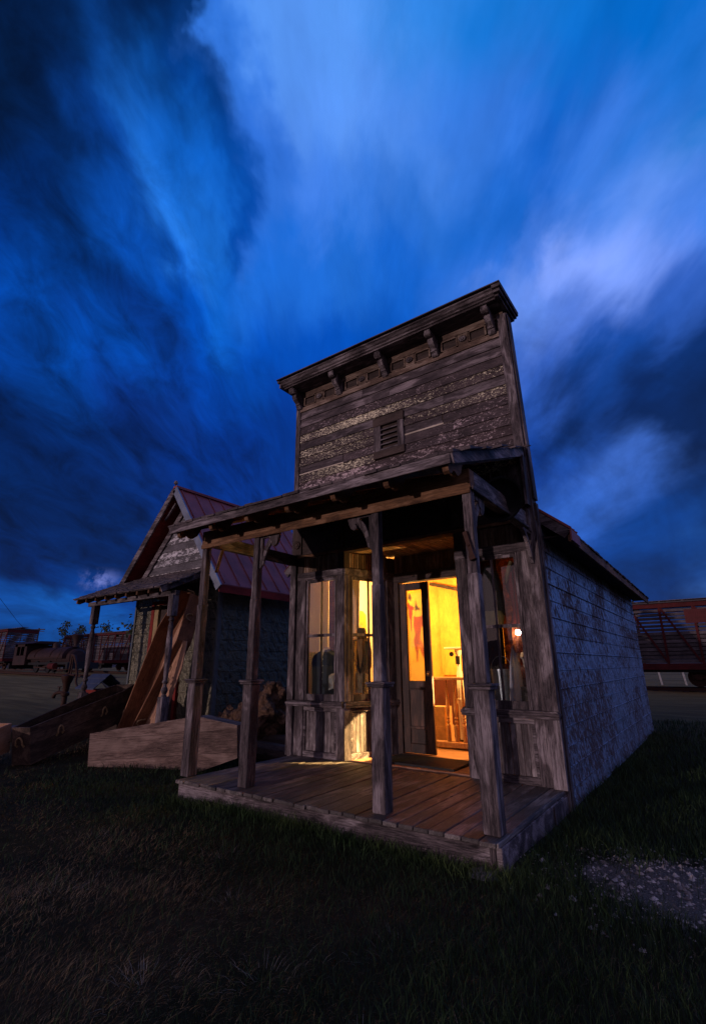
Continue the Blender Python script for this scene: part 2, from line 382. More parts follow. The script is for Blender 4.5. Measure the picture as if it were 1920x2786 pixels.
# ------------------------------------------------------------------ ground
def gz(x, y):
    x = np.asarray(x, float); y = np.asarray(y, float)
    t = np.clip(-x-6, 0, 60); a = .0168*t*np.clip(t/12, 0, 1)
    b = .11*np.clip((y-6)/18, 0, 1)*np.clip(1-t/20, 0, 1)
    return -.195+a+b
def bumps(x, y):
    return .012*np.sin(x*2.1+.7*y)+.010*np.sin(y*3.3-x*1.1)+.006*np.sin(x*6.1+y*4.9)
def grid(name, xs, ys, mat, fn):
    X, Y = np.meshgrid(xs, ys); Z = fn(X, Y); nx, ny = len(xs), len(ys)
    v = np.stack([X, Y, Z], -1).reshape(-1, 3)
    i = (np.arange(ny-1)[:, None]*nx+np.arange(nx-1)[None]).ravel()
    f = np.stack([i, i+1, i+nx+1, i+nx], -1)
    me = bpy.data.meshes.new(name); me.from_pydata(v.tolist(), [], f.tolist()); me.materials.append(mat)
    me.polygons.foreach_set('use_smooth', [True]*len(f)); me.update()
    o = bpy.data.objects.new(name, me); COL.objects.link(o); return o
m, n = newmat('trampled_turf'); g = n.n('ShaderNodeTexCoord').outputs['Object']
a = n.noise(g, .55, 5, .6); b = n.noise(g, 7, 6, .7); c3 = n.noise(g, 70, 4, .7)
c = n.mix(n.rng(a, .42, .6), (.020, .024, .010, 1), (.062, .048, .026, 1))
c = n.mix(n.rng(b, .35, .7), n.vm('SCALE', c, None, .5), c)
c = n.mix(n.rng(c3, .3, .75, 0, .6), c, (.018, .015, .010, 1))
sx = n.n('ShaderNodeSeparateXYZ'); n.put(sx.inputs[0], g)
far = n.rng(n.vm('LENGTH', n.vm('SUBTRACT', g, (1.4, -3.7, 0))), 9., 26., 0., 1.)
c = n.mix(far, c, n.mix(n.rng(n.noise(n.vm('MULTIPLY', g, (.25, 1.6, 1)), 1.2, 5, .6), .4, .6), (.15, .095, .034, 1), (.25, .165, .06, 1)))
# gravel patch beside the porch
d = n.vm('LENGTH', n.vm('MULTIPLY', n.vm('SUBTRACT', g, (1.35, .42, 0)), (.55, .95, 0)))
pm = n.rng(n.m('ADD', d, n.m('MULTIPLY', n.m('SUBTRACT', n.noise(g, 4, 5, .7), .5), 1.1)), .62, .42)
gr = n.mix(n.rng(n.noise(g, 90, 4, .7), .35, .7), (.045, .036, .032, 1), (.26, .22, .195, 1))
c = n.mix(n.m('MULTIPLY', pm, .9), c, gr)
finish(n, c, .95, 0., n.m('ADD', b, c3), .8, .03, .1)
MGround = m
def geo(a0, a1, k, dens):   # spaced coordinates, dense near 0
    t = np.linspace(-1, 1, k); s = np.sinh(t*dens)/np.sinh(dens)
    return np.where(s < 0, -s*a0, s*a1)
gx = geo(-1500, 1500, 181, 7.0)+0.; gy = geo(-1500, 1500, 181, 7.0)+2.
g0 = grid('ground', gx, gy, MGround, lambda X, Y: gz(X, Y)+bumps(X, Y)*(np.hypot(X, Y) < 60))
tag(g0, kind='structure')
# low ridge at the horizon
m, n = newmat('far_ridge'); g = n.n('ShaderNodeTexCoord').outputs['Object']
finish(n, n.mix(n.rng(n.noise(g, .01, 6, .65), .35, .65), (.03, .026, .03, 1), (.075, .06, .06, 1)), .95, 0.)
MR = m
mb = MB(); A = np.linspace(0, 2*pi, 145)
for i in range(144):
    q = []
    for j in (i, i+1):
        a = A[j % 144]; hh = 34+13*sin(a*3+1)+7*sin(a*7+2)+3.*sin(a*19)+1.6*sin(a*37+1)
        q.append([(900*cos(a), 900*sin(a), -1), (1050*cos(a), 1050*sin(a), hh*.7), (1250*cos(a), 1250*sin(a), hh)])
    for k_ in range(2): mb.add([q[0][k_], q[1][k_], q[1][k_+1], q[0][k_+1]], [(0, 3, 2, 1)])
hl = mb.build('hills', MR, None, smooth=True); tag(hl, kind='structure')

# ------------------------------------------------------------------ the shop
D = 1.81; XL, XR = -3.68, 0.02; ZG = -.2; YB = 9.12
shop = empty('shop_building', (-1.83, 1.81, ZG), 'weathered false-front wooden shop with a lit doorway, porch and stamped tin side wall', 'building')
def sq(z): return z if z < 5.36 else 5.36+(z-5.36)*.80
def lean(x, y, z):
    z = sq(z)
    if z > 3.5 and x > -2.5: x -= .028*(z-3.5)*min(1, (x+2.5)/2.4)
    return (x, y, z)
def lap(mb, x0, x1, y, z0, z1, th=.02, jit=0.):   # one clapboard, thicker at its foot
    a = random.uniform(-jit, jit); b_ = random.uniform(-jit, jit)
    mb.hexa([(x0, y-th, z0+a), (x1, y-th, z0+b_), (x1, y, z0+b_), (x0, y, z0+a), (x0, y-.004, z1+a), (x1, y-.004, z1+b_), (x1, y, z1+b_), (x0, y, z1+a)])
# --- upper false front
mb = MB(); mb.box(XL+.05, XR-.06, D, D+.10, 2.74, 5.72); mb.build('false_front_core', MDk['x'], shop, fn=lean)
mb = MB(); z = 5.27; rows = []
seq = [0, 0, 1, 2, 0, 2, 1, 1, 1, 3, 1, 3, 2, 3, 3]
PITCH = .142
for r, kd in enumerate(seq):
    z0 = z-PITCH; cuts = [XL+.09, XR-.115]
    lou = (z0 < 4.66 and z > 4.02)
    seg = [(XL+.09, XR-.115)]
    if lou: seg = [(XL+.09, -2.115), (-1.62, XR-.115)]
    # butt joints
    out = []
    for (a, b) in seg:
        if b-a > 1.2 and random.random() < .6:
            j = a+(b-a)*random.uniform(.3, .7); out += [(a, j), (j+.003, b)]
        else: out.append((a, b))
    for (a, b) in out:
        k_ = kd
        if r == 3: k_ = 2
        if r == 5: k_ = 2
        if r in (6,) and b < -2: k_ = 2
        if r == 8 and b < -2: k_ = 2
        if r == 2 and random.random() < .5: k_ = 1
        mb.k = k_
        if r == 6 and a > -2:     # missing board on the right of the louvre, pale strip under it
            lap(mb, a+.62, b, D, z0, z+.012, .02, .003); mb.k = 4; mb.box(a, a+.75, D-.012, D, z0-.004, z0+.018); mb.k = 0
            mb.box(a, a+.6, D-.006, D, z0+.02, z); continue
        if r == 7 and b < -2:
            lap(mb, a+.9 if b-a > 1 else a, b, D, z0, z+.012, .02, .003); mb.k = 4; mb.box(XL+.09, XL+.98, D-.012, D, z0-.004, z0+.014); mb.k = 0
            mb.box(XL+.09, XL+.97, D-.006, D, z0+.02, z); continue
        lap(mb, a, b, D, z0, z+.012, .022, .004)
    z = z0
zlow = z
mb.build('siding', MSid, shop, fn=lean)
mb = MB(); mb.box(XR-.115, XR, D-.035, D+.14, 2.7, 5.64); mb.box(XL, XL+.09, D-.035, D+.10, 2.7, 5.64)
mb.split('corner_board', MW['z'], shop, bevel=.004, fn=lean)
mb = MB(); mb.box(XR-.002, XR+.02, D+.0, D+.13, 3.0, 5.6)
mb.build('edge_board', MW['z'], shop, fn=lean)
# louvre
lv = MB(); lv.box(-2.125, -1.61, D-.05, D+.02, 4.53, 4.665); lv.box(-2.125, -1.61, D-.05, D+.02, 4.02, 4.13)
lv.split('louvre_rail', MDk['x'], shop, bevel=.003)
lv = MB(); lv.box(-1.715, -1.62, D-.045, D+.02, 4.13, 4.53)
lv.build('louvre_frame', MW['z'], shop, bevel=.003)
lv = MB(); lv.box(-2.115, -2.0, D-.045, D+.02, 4.13, 4.53)
lf = lv.build('louvre_frame', MW['z'], shop, bevel=.003)
lv = MB()
for i in range(5):
    z0 = 4.135+i*.078
    lv.hexa([(-2.0, D-.045, z0), (-1.715, D-.045, z0), (-1.715, D+.02, z0+.045), (-2.0, D+.02, z0+.045), (-2.0, D-.045, z0+.014), (-1.715, D-.045, z0+.014), (-1.715, D+.02, z0+.059), (-2.0, D+.02, z0+.059)])
lv.build('louvre_slat', MW['x'], lf)
# --- cornice
mb = MB()
mb.box(XL+.02, XR-.03, D-.030, D, 5.27, 5.35)
for i in range(4):
    a = [-3.6, -2.754, -1.875, -1.02, -.177][i]; b = [-3.6, -2.754, -1.875, -1.02, -.177][i+1]
    c_ = (a+b)/2
    for s_ in (-1, 1):
        mb.box(c_+s_*.21-.13, c_+s_*.21-.105, D-.03, D, 5.37, 5.56); mb.box(c_+s_*.21+.105, c_+s_*.21+.13, D-.03, D, 5.37, 5.56)
        mb.box(c_+s_*.21-.105, c_+s_*.21+.105, D-.03, D, 5.35, 5.385); mb.box(c_+s_*.21-.105, c_+s_*.21+.105, D-.03, D, 5.545, 5.575)
    mb.box(c_-.075, c_+.075, D-.028, D, 5.35, 5.57)
mb.box(XL+.02, XR-.03, D-.03, D, 5.575, 5.70)
fz = mb.build('frieze', wood('frieze_wood', (.17, .115, .085), (.05, .03, .022), 'x', light=(.25, .19, .15)), shop, bevel=.003, fn=lean)
for i in range(4):
    a = [-3.6, -2.754, -1.875, -1.02, -.177]; c_ = (a[i]+a[i+1])/2
    r_ = MB(); r_.lathe([(.055, 0), (.055, .018), (.045, .026), (.030, .020), (.022, .034), (0, .036)], (c_, D-.028, 5.46), 16, (0, -1, 0))
    for q in range(10): r_.lathe([(.009, 0), (.006, .014), (0, .016)], (c_+.05*cos(q*pi/5), D-.045, 5.46+.05*sin(q*pi/5)), 6, (0, -1, 0))
    r_.build('rosette', MW['z'], fz, fn=lean)
# crown: profile in (y,z)
prof = [(D+.16, 5.70), (D-.30, 5.70), (D-.30, 5.722), (D-.33, 5.73), (D-.335, 5.752), (D-.36, 5.765), (D-.375, 5.80), (D-.40, 5.815), (D-.40, 5.835), (D+.3, 5.86), (D+.3, 5.80), (D+.16, 5.80)]
mb = MB(); mb.prism(prof, fYZ, XL-.06, XR-.055)
mb.box(XR-.055, XR+.0, D-.33, D+.29, 5.705, 5.745); mb.box(XR-.055, XR+.03, D-.375, D+.30, 5.748, 5.80); mb.box(XR-.06, XR+.05, D-.41, D+.32, 5.803, 5.862)
mb.box(XL-.09, XL-.06, D-.375, D+.2, 5.70, 5.80); mb.box(XL-.11, XL-.06, D-.41, D+.3, 5.803, 5.85)
mb.build('cornice', MW['x'], shop, bevel=.004, fn=lambda x, y, z: (x-.03*(x > -1), y, sq(z)))
mb = MB(); mb.box(XL-.12, XR+.02, D-.425, D+.33, 5.866, 5.885); mb.build('cornice_cap', MSh['x'], shop, fn=lambda x, y, z: (x, y, sq(z)))
mb = MB(); mb.box(XR-.04, XR+.01, D+.0, D+.16, 5.3, 5.66); mb.build('return_block', MW['z'], shop, fn=lean)
bp = [(0, .30), (.27, .30), (.285, .27), (.27, .215), (.235, .20), (.20, .215), (.185, .19), (.20, .155), (.165, .10), (.105, .06), (.085, .015), (.06, -.035), (.0, -.05)]
def scroll(w): # corbel bracket, (out, z)
    b = MB(); b.prism(bp, lambda u, v, d: (d, -u, v), -w/2, w/2)
    b.lathe([(.05, -w/2-.008), (.05, w/2+.008)], (0, -.225, .245), 14, (1, 0, 0)); b.lathe([(.02, -w/2-.016), (.02, w/2+.016)], (0, -.225, .245), 10, (1, 0, 0))
    b.lathe([(.032, -w/2-.006), (.032, w/2+.006)], (0, -.045, -.005), 12, (1, 0, 0))
    for i in range(3): b.box(-w/2-.004, w/2+.004, -.105+i*.02, -.09+i*.02, .02-i*.02, .04-i*.02)
    return b
for i, x in enumerate([-3.6, -2.754, -1.875, -1.02, -.177]):
    b = scroll(.085); b.X = None
    b.v = [(p[0]+x, p[1]+D-.0, p[2]*1.13+5.36) for p in b.v]
    b.build('cornice_bracket', MW['z'], shop, bevel=.004, fn=lean)

# --- main body: tin walls, gable roof behind
mb = MB(); 
for i in range(16):
    z0 = ZG+.0+i*.186; z1 = min(z0+.186, 2.86)
    if z0 > 2.86: break
    for (x, s_) in ((XR, 1), (XL, -1)):
        a, b = x, x+s_*.006
        mb.hexa([(b, D+.1, z0), (b, YB, z0), (a-.03*s_, YB, z0), (a-.03*s_, D+.1, z0), (a, D+.1, z1), (a, YB, z1), (a-.03*s_, YB, z1), (a-.03*s_, D+.1, z1)][::1] if s_ < 0 else
                [(a-.03, D+.1, z0), (b, D+.1, z0), (b, YB, z0), (a-.03, YB, z0), (a-.03, D+.1, z1), (a, D+.1, z1), (a, YB, z1), (a-.03, YB, z1)])
        mb.tube([(b+.002*s_, D+.1, z0+.008), (b+.002*s_, YB, z0+.008)], .0085 if i % 2 == 0 else .004, 6)
mb.hexa([(XL+.03, YB-.05, ZG), (XR-.03, YB-.05, ZG), (XR-.03, YB, ZG), (XL+.03, YB, ZG), (XL+.03, YB-.05, 2.86), (XR-.03, YB-.05, 2.86), (XR-.03, YB, 2.86), (XL+.03, YB, 2.86)])
mb.prism([(XL+.03, 2.86), (XR-.03, 2.86), (-1.83, 4.35)], fXZ, YB-.05, YB)
mb.build('tin_wall', MTin, shop)
mb = MB(); mb.box(XR-.06, XR+.025, D+.02, D+.10, ZG-.02, 2.95); mb.box(XL-.02, XL+.06, D+.02, D+.10, ZG-.02, 2.95)
mb.split('side_corner_board', MW['z'], shop, bevel=.004)
slope = (4.42-2.60)/(1.83+.30)
def rz_(x): return 4.42-abs(x+1.83)*slope
def roofslab(mb, xo, xi, y0, y1, t0, t1):
    mb.hexa([(xo, y0, rz_(xo)+t0), (xi, y0, rz_(xi)+t0), (xi, y1, rz_(xi)+t0), (xo, y1, rz_(xo)+t0), (xo, y0, rz_(xo)+t1), (xi, y0, rz_(xi)+t1), (xi, y1, rz_(xi)+t1), (xo, y1, rz_(xo)+t1)])
mb = MB(); roofslab(mb, .32, -1.83, D+.16, YB+.32, 0, .03); roofslab(mb, -1.83, -3.98, D+.16, YB+.32, 0, .03)
rf = mb.build('roof', MDk['y'], shop)
mb = MB()
for s_ in (1, -1):
    for r in range(17):
        xo = .345-r*.13
        if xo-.16 < -1.9: break
        y = D+.55
        while y < YB+.33:
            w = random.uniform(.09, .19); e = random.uniform(-.014, .014); t = random.uniform(.010, .022)
            a = xo+e; b_ = xo-.17; X_ = (lambda q: q) if s_ > 0 else (lambda q: -3.66-q)
            za = 4.42-abs(a+1.83)*slope; zb = 4.42-abs(b_+1.83)*slope
            P_ = [(X_(a), y, za+.034), (X_(a), y+w-.006, za+.034), (X_(b_), y+w-.006, zb+.034), (X_(b_), y, zb+.034), (X_(a), y, za+.04+t), (X_(a), y+w-.006, za+.04+t), (X_(b_), y+w-.006, zb+.041), (X_(b_), y, zb+.041)]
            mb.hexa(P_); y += w
        if s_ < 0 and r > 3: break
mb.build('roof_shingles', MSh['x'], shop)
mb = MB(); roofslab(mb, .35, -1.83, D+.14, D+.56, .05, .058); roofslab(mb, -1.83, -4.0, D+.14, D+.56, .05, .058)
mb.box(.335, .352, D+.14, D+.56, rz_(.35)-.07, rz_(.35)+.055)
for k_ in range(3): mb.bar((.34, D+.20+.15*k_, rz_(.34)+.07), (-1.8, D+.20+.15*k_, rz_(-1.8)+.07), .02, .03)
mb.build('metal_flashing', MRoofRed, shop)
mb = MB(); mb.box(.30, .33, D+.18, YB+.30, rz_(.32)-.10, rz_(.32)+.02)
mb.build('eave_board', MBr['y'], shop, bevel=.003)
mb = MB(); mb.bar((.31, D+.165, rz_(.31)-.03), (-1.83, D+.165, rz_(-1.83)-.03), .03, .11); mb.bar((.31, YB+.31, rz_(.31)-.03), (-1.83, YB+.31, rz_(-1.83)-.03), .03, .11)
mb.bar((-3.97, D+.165, rz_(.31)-.03), (-1.83, D+.165, rz_(-1.83)-.03), .03, .11); mb.bar((-3.97, YB+.31, rz_(.31)-.03), (-1.83, YB+.31, rz_(-1.83)-.03), .03, .11)
mb.split('rake_board', MW['x'], shop)
mb = MB(); mb.box(XR+.012, .30, D+.2, YB+.28, 2.56, 2.575); mb.box(-3.96, XL-.012, D+.2, YB+.28, 2.56, 2.575); mb.split('soffit', MDk['y'], shop)

# --- porch deck
mb = MB(); x = -3.60; i = 0
while x < -.02:
    w = min(random.uniform(.125, .140), .0-x)
    dz = random.uniform(-.004, .003)
    mb.box(x+.004, x+w-.004, -.035+random.uniform(-.012, .010), D-.002, -.032+dz, dz); x += w
mb.build('deck_boards', wood('deck_wood', (.105, .088, .082), (.028, .022, .022), 'y', vary=.7, light=(.20, .175, .165), rough=.62, spec=.4), shop, bevel=.004)
mb = MB(); mb.box(-3.595, -.045, .0, .045, -.21, -.036); mb.box(-.042, .0, -.0, D+.02, -.24, -.036); mb.box(-3.60, -3.56, .047, D, -.2, -.036)
mb.split('deck_skirt', MW['x'], shop, bevel=.005)
mb = MB(); mb.box(-.09, -.046, -.004, .05, -.26, -.036); mb.box(-.02, .012, D-.5, D, -.28, -.05); mb.split('skirt_end_block', MW['z'], shop, bevel=.004)

# --- porch posts
PW, PU, PY = .128, .082, .155
def post(cx, cy, name='porch_post'):
    mb = MB(); mb.box(cx-PW/2, cx+PW/2, cy-PW/2, cy+PW/2, .0, .985)
    for s_ in (-1, 1): mb.box(cx+s_*.008-.004, cx+s_*.008+.018*s_, cy-PW/2-.006, cy-PW/2+.0, .02, .97) if False else None
    mb.box(cx-PU/2, cx+PU/2, cy-PU/2, cy+PU/2, 1.03, 2.64)
    mb.box(cx-PU/2-.006, cx+PU/2+.006, cy-PU/2-.006, cy+PU/2+.006, 1.032, 1.9)
    p_ = mb.build(name, MW['z'], shop, bevel=.006)
    mb = MB(); mb.box(cx-.088, cx+.088, cy-.088, cy+.088, .985, 1.008); mb.box(cx-.098, cx+.098, cy-.098, cy+.098, 1.008, 1.03)
    mb.build('cap', MW['x'], p_, bevel=.006)
    return p_
PX = [-.105, -1.075, -2.715, -3.655]
PX = [-.1, -1.06, -2.705, -3.645]
posts = [post(x, PY) for x in PX]
mb = MB(); mb.hexa([(-3.695, .105, 2.645), (-.052, .105, 2.645), (-.052, .205, 2.645), (-3.695, .205, 2.645), (-3.695, .105, 2.83), (-.052, .105, 2.83), (-.052, .205, 2.83), (-3.695, .205, 2.83)])
mb.box(-3.69, -.055, .09, .104, 2.60, 2.655)
mb.build('porch_beam', MBr['x'], shop, bevel=.006)
mb = MB(); mb.box(-.150, -.051, .206, D-.036, 2.645, 2.83); mb.box(-3.69, -3.60, .206, D-.036, 2.645, 2.80)
mb.box(-.045, -.03, .11, D-.036, 2.63, 2.665)
mb.split('side_beam', MW['y'], shop, bevel=.005)
mb = MB(); mb.box(-.049, -.02, D-.10, D-.037, 2.60, 2.86); mb.build('beam_block', MW['z'], shop)
# scroll brackets at the posts
def sbr(px, sgn, ax='x', name='post_bracket', z=2.64):
    b = MB()
    if ax == 'x': fn = lambda u, v, d: (px+sgn*(PU/2+u), PY+d, z+v)
    else: fn = lambda u, v, d: (px+d, PY+PU/2+u, z+v)
    b.prism([(0, 0), (.14, 0), (.14, -.05), (0, -.05)], fn, -.017, .017)
    b.prism([(.14, 0), (.30, 0), (.297, -.05), (.285, -.10), (.262, -.145), (.225, -.168), (.190, -.155), (.186, -.125), (.205, -.112), (.19, -.10), (.165, -.095), (.14, -.05)], fn, -.0185, .0185)
    b.prism([(0, -.05), (.042, -.05), (.04, -.35), (.03, -.39), (0, -.41)], fn, -.016, .016)
    b.strip([(.185, -.075), (.15, -.105), (.115, -.15), (.088, -.20), (.068, -.26), (.052, -.32), (.044, -.37)], [.05, .066, .066, .056, .046, .036, .024], fn, -.014, .014)
    b.lathe([(.024, -.021), (.024, .021)], tuple(Vector(fn(.222, -.13, 0))), 12, (0, 1, 0) if ax == 'x' else (1, 0, 0))
    return b.build(name, MW['z'], shop, bevel=.003)
sbr(PX[2], 1); sbr(PX[1], -1); sbr(PX[0], 1, 'y')
b = MB(); fn = lambda u, v, d: (-.055+d, D-.036-u, 2.60+v)
b.strip([(.25, -.01), (.20, -.06), (.14, -.12), (.09, -.20), (.05, -.29), (.02, -.36)], [.05, .05, .045, .04, .04, .03], fn, -.02, .02); b.prism([(0, 0), (.28, 0), (.28, -.03), (0, -.03)], fn, -.018, .018)
b.prism([(0, -.03), (.02, -.03), (.02, -.37), (0, -.37)], fn, -.018, .018)
b.build('wall_bracket', MW['z'], shop, bevel=.002)
b = MB(); b.bar((-3.60, .75, 2.66), (-3.66, D-.03, 2.35), .05, .05) if False else b.bar((-3.64, .40, 2.66), (-3.64, .32, 2.33), .035, .03)
b.build('knee_brace', MBr['z'], shop)
# iron strap on the corner post
b = MB(); b.X = Matrix.Translation((-.1, PY-PU/2-.014, 2.13)) @ Matrix.Rotation(radians(-14), 4, 'Y')
b.box(-.02, .02, -.02, .012, -.10, .13); b.box(-.028, .028, -.035, .012, -.13, -.09); b.lathe([(.012, 0), (.008, .01), (0, .012)], (0, -.02, .0), 10, (0, -1, 0))
b.build('iron_latch', MIron, shop, bevel=.004)

# --- porch roof
RE, RZ0, RZ1 = -.31, 2.80, 3.62
sl2 = (RZ1-RZ0)/(D-RE)
def pz(y): return RZ0+(y-RE)*sl2
mb = MB(); xa, xb = -3.78, -.04
mb.hexa([(xa, RE, pz(RE)), (xb, RE, pz(RE)), (xb, D-.04, pz(D-.04)), (xa, D-.04, pz(D-.04)), (xa, RE, pz(RE)+.022), (xb, RE, pz(RE)+.022), (xb, D-.04, pz(D-.04)+.022), (xa, D-.04, pz(D-.04)+.022)])
pr = mb.build('porch_roof', MDk['y'], shop)
mb = MB(); y = RE-.03; r = 0
while y < D-.1:
    x = xa-.02
    while x < xb+.02:
        w = random.uniform(.08, .17); e = random.uniform(-.02, .014); t = random.uniform(.012, .024); y1 = min(y+.19, D-.045)
        mb.hexa([(x, y+e, pz(y+e)+.024), (x+w-.005, y+e, pz(y+e)+.024), (x+w-.005, y1, pz(y1)+.024), (x, y1, pz(y1)+.024), (x, y+e, pz(y+e)+.030+t), (x+w-.005, y+e, pz(y+e)+.030+t), (x+w-.005, y1, pz(y1)+.034), (x, y1, pz(y1)+.034)])
        x += w
    y += .14
mb.build('shingles', MSh['y'], pr)
mb = MB(); mb.box(xa, xb+.005, RE-.022, RE-.001, pz(RE)-.075, pz(RE)+.015); mb.build('front_fascia', MW['x'], pr, bevel=.003)
mb = MB(); mb.bar((xb+.014, RE, pz(RE)-.025), (xb+.014, D-.04, pz(D-.04)-.025), .026, .10); mb.bar((xa-.014, RE, pz(RE)-.025), (xa-.014, D-.04, pz(D-.04)-.025), .026, .10)
mb.split('side_fascia', MW['y'], pr, bevel=.003)
for i in range(7):   # rafters with scrolled tails
    x = -.085-i*.5955 if i else -.105
    b = MB(); y0 = RE+.04
    def rp(y, dz): return (y, pz(y)+dz)
    dn = .042
    poly = [rp(y0, -.02), rp(y0-.01, -.05-dn), (y0, pz(y0)-.085-dn), (y0+.03, pz(y0)-.10-dn), (y0+.065, pz(y0)-.09-dn), (y0+.085, pz(y0)-.06-dn), (y0+.12, pz(y0)-.052-dn), (y0+.15, pz(y0)-.07-dn), (y0+.19, pz(y0)-.075-dn), (y0+.25, pz(y0)-.03-dn), rp(y0+.30, -.09), rp(D-.04, -.09), rp(D-.04, -.004), rp(y0, -.004)]
    b.prism(poly, fYZ, x-.028, x+.028)
    b.build('rafter', MBr['y'], pr, bevel=.002)
b = MB(); b.box(-.03, 0.0, D-.036-.12, D-.036, 2.9, 3.5); b.box(-.32, -.05, D-.05, D-.036, 2.86, 3.45); b.build('wall_plank', MW['z'], shop)

# --- porch-height facade above the shopfront (dark frieze with lattice strip)
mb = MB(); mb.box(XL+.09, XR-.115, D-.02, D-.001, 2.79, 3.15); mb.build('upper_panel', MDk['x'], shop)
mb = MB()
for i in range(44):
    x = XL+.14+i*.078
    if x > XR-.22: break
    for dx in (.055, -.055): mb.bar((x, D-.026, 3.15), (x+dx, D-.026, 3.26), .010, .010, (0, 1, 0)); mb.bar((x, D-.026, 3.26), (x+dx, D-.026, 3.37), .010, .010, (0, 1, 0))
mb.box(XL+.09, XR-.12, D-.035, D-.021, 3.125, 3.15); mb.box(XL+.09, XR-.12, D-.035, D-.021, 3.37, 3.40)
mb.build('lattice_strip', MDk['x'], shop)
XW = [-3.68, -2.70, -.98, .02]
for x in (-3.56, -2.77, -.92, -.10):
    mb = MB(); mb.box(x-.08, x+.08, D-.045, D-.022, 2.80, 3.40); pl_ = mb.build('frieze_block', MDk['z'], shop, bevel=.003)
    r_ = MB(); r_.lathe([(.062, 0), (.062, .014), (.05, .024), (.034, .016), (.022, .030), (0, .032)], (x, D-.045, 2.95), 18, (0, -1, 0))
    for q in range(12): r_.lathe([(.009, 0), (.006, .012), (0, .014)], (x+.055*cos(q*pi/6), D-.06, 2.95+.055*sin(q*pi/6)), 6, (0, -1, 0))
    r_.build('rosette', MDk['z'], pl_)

# --- shopfront bays.  A bay is laid out in (u along the wall, out, z) by a frame matrix
def frame(p0, p1):
    a = Vector((p0[0], p0[1], 0)); b = Vector((p1[0], p1[1], 0)); t = (b-a).normalized(); o = Vector((t.y, -t.x, 0))
    return Matrix(((t.x, -o.x, 0, a.x), (t.y, -o.y, 0, a.y), (0, 0, 1, 0), (0, 0, 0, 1))), (b-a).length
def bay(p0, p1, ls, rs, muntin=True):
    """ls, rs: widths of the left and right stiles"""
    X, L = frame(p0, p1)
    def mk(): q = MB(); q.X = X; return q
    b = mk(); b.box(0, ls-.004, -.012, .07, 0, .632); b.box(L-rs+.004, L, -.012, .07, 0, .632)
    b.box(0, ls-.004, -.012, .07, .712, 2.43); b.box(L-rs+.004, L, -.012, .07, .712, 2.43)
    b.box(ls*.42, ls*.42+.006, -.019, -.0125, .72, 2.42)
    b.split('stile', MW['z'], shop, bevel=.004)
    b = mk(); b.box(-.01, L+.01, -.055, .09, .634, .66); b.box(-.015, L+.015, -.065, .09, .66, .69); b.box(0, L, -.05, .09, .69, .709); b.build('sill_board', MW['x'] if abs(X[0][0]) > .8 else MW['y'], shop, bevel=.004)
    b = mk(); b.box(ls, L-rs, .0, .06, .575, .633); b.box(ls, L-rs, .0, .06, .0, .075); b.box(ls, ls+.035, .002, .055, .076, .574); b.box(L-rs-.035, L-rs, .002, .055, .076, .574)
    b.build('kick_frame', MW['x'], shop, bevel=.004)
    b = mk(); u = ls+.036
    while u < L-rs-.037:
        w = min(.062, L-rs-.036-u); b.box(u+.0015, u+w-.0015, .022+random.uniform(0, .003), .045, .076, .574); u += w
    b.build('kick_panel', MPanel, shop, bevel=.004)
    # window
    w0, w1, z0, z1 = ls, L-rs, .712, 2.40
    b = mk(); e = .045
    b.box(w0, w0+e, .004, .05, z0, z1); b.box(w1-e, w1, .004, .05, z0, z1); b.box(w0+e, w1-e, .004, .05, z1-e, z1); b.box(w0+e, w1-e, .002, .05, z0, z0+.085)
    b.box(w0, w0+.012, -.014, .003, z0, z1); b.box(w1-.012, w1, -.014, .003, z0, z1); b.box(w0+.012, w1-.012, -.014, .003, z1-.012, z1)
    wn = b.build('window', MW['z'], shop, bevel=.003)
    b = mk(); b.box(w0+e, w1-e, .012, .04, 1.565, 1.603)
    mc = (w0+w1)/2
    b.box(mc-.012, mc+.012, .014, .038, 1.604, z1-e-.001); b.box(mc-.012, mc+.012, .014, .038, z0+.086, 1.564)
    b.build('muntin', MW['z'], wn, bevel=.002)
    b = mk(); b.box(w0+e-.005, w1-e+.005, .024, .027, z0+.08, z1-e+.005); b.build('pane', MGlass, wn)
    # head
    b = mk(); b.box(0, L, -.02, .06, 2.403, 2.51); b.build('head_rail', MW['x'], shop, bevel=.004)
    b = mk(); b.box(0, ls*.8, -.012, .05, 2.512, 2.738); b.box(L-rs*.8, L, -.012, .05, 2.512, 2.738); b.split('head_stile', MDk['z'], shop)
    b = mk(); u = ls*.8
    while u < L-rs*.8-.002:
        w = min(.045, L-rs*.8-u); b.box(u+.002, u+w-.002, .004, .03, 2.512, 2.738); u += w
    b.box(ls*.8, L-rs*.8, .032, .05, 2.50, 2.78)
    b.build('transom_boards', MBead, shop, bevel=.004)
    return X, L
DW = 2.68
bay((XL, D), (-2.70, D), .275, .125)
bay((-.98, D), (XR, D), .125, .255)
SP0, SP1 = (-2.70, D+.001), (-2.385, DW)
bay(SP0, SP1, .115, .15)
bay((-1.235, DW), (-.98, D+.001), .15, .115)
mb = MB(); mb.box(-.10, XR+.01, D-.052, D-.013, .712, 2.72); mb.box(-.10, XR+.01, D-.052, D-.013, -.0, .632)
mb.split('pilaster', MW['z'], shop, bevel=.004)
mb = MB(); mb.box(XL, XL+.11, D-.052, D-.013, .712, 2.72); mb.box(XL, XL+.11, D-.052, D-.013, -.0, .632)
mb.split('pilaster', MW['z'], shop, bevel=.004)
mb = MB(); mb.box(XL, XL+.11, D-.01, D+.11, -.2, 2.72); mb.box(-.09, XR+.01, D-.01, D+.11, -.25, 2.72); mb.split('corner_stud', MW['z'], shop)
mb = MB(); mb.box(XL, XR, D-.02, D+.12, 2.742, 2.785); mb.build('lintel', MBr['x'], shop, bevel=.004)
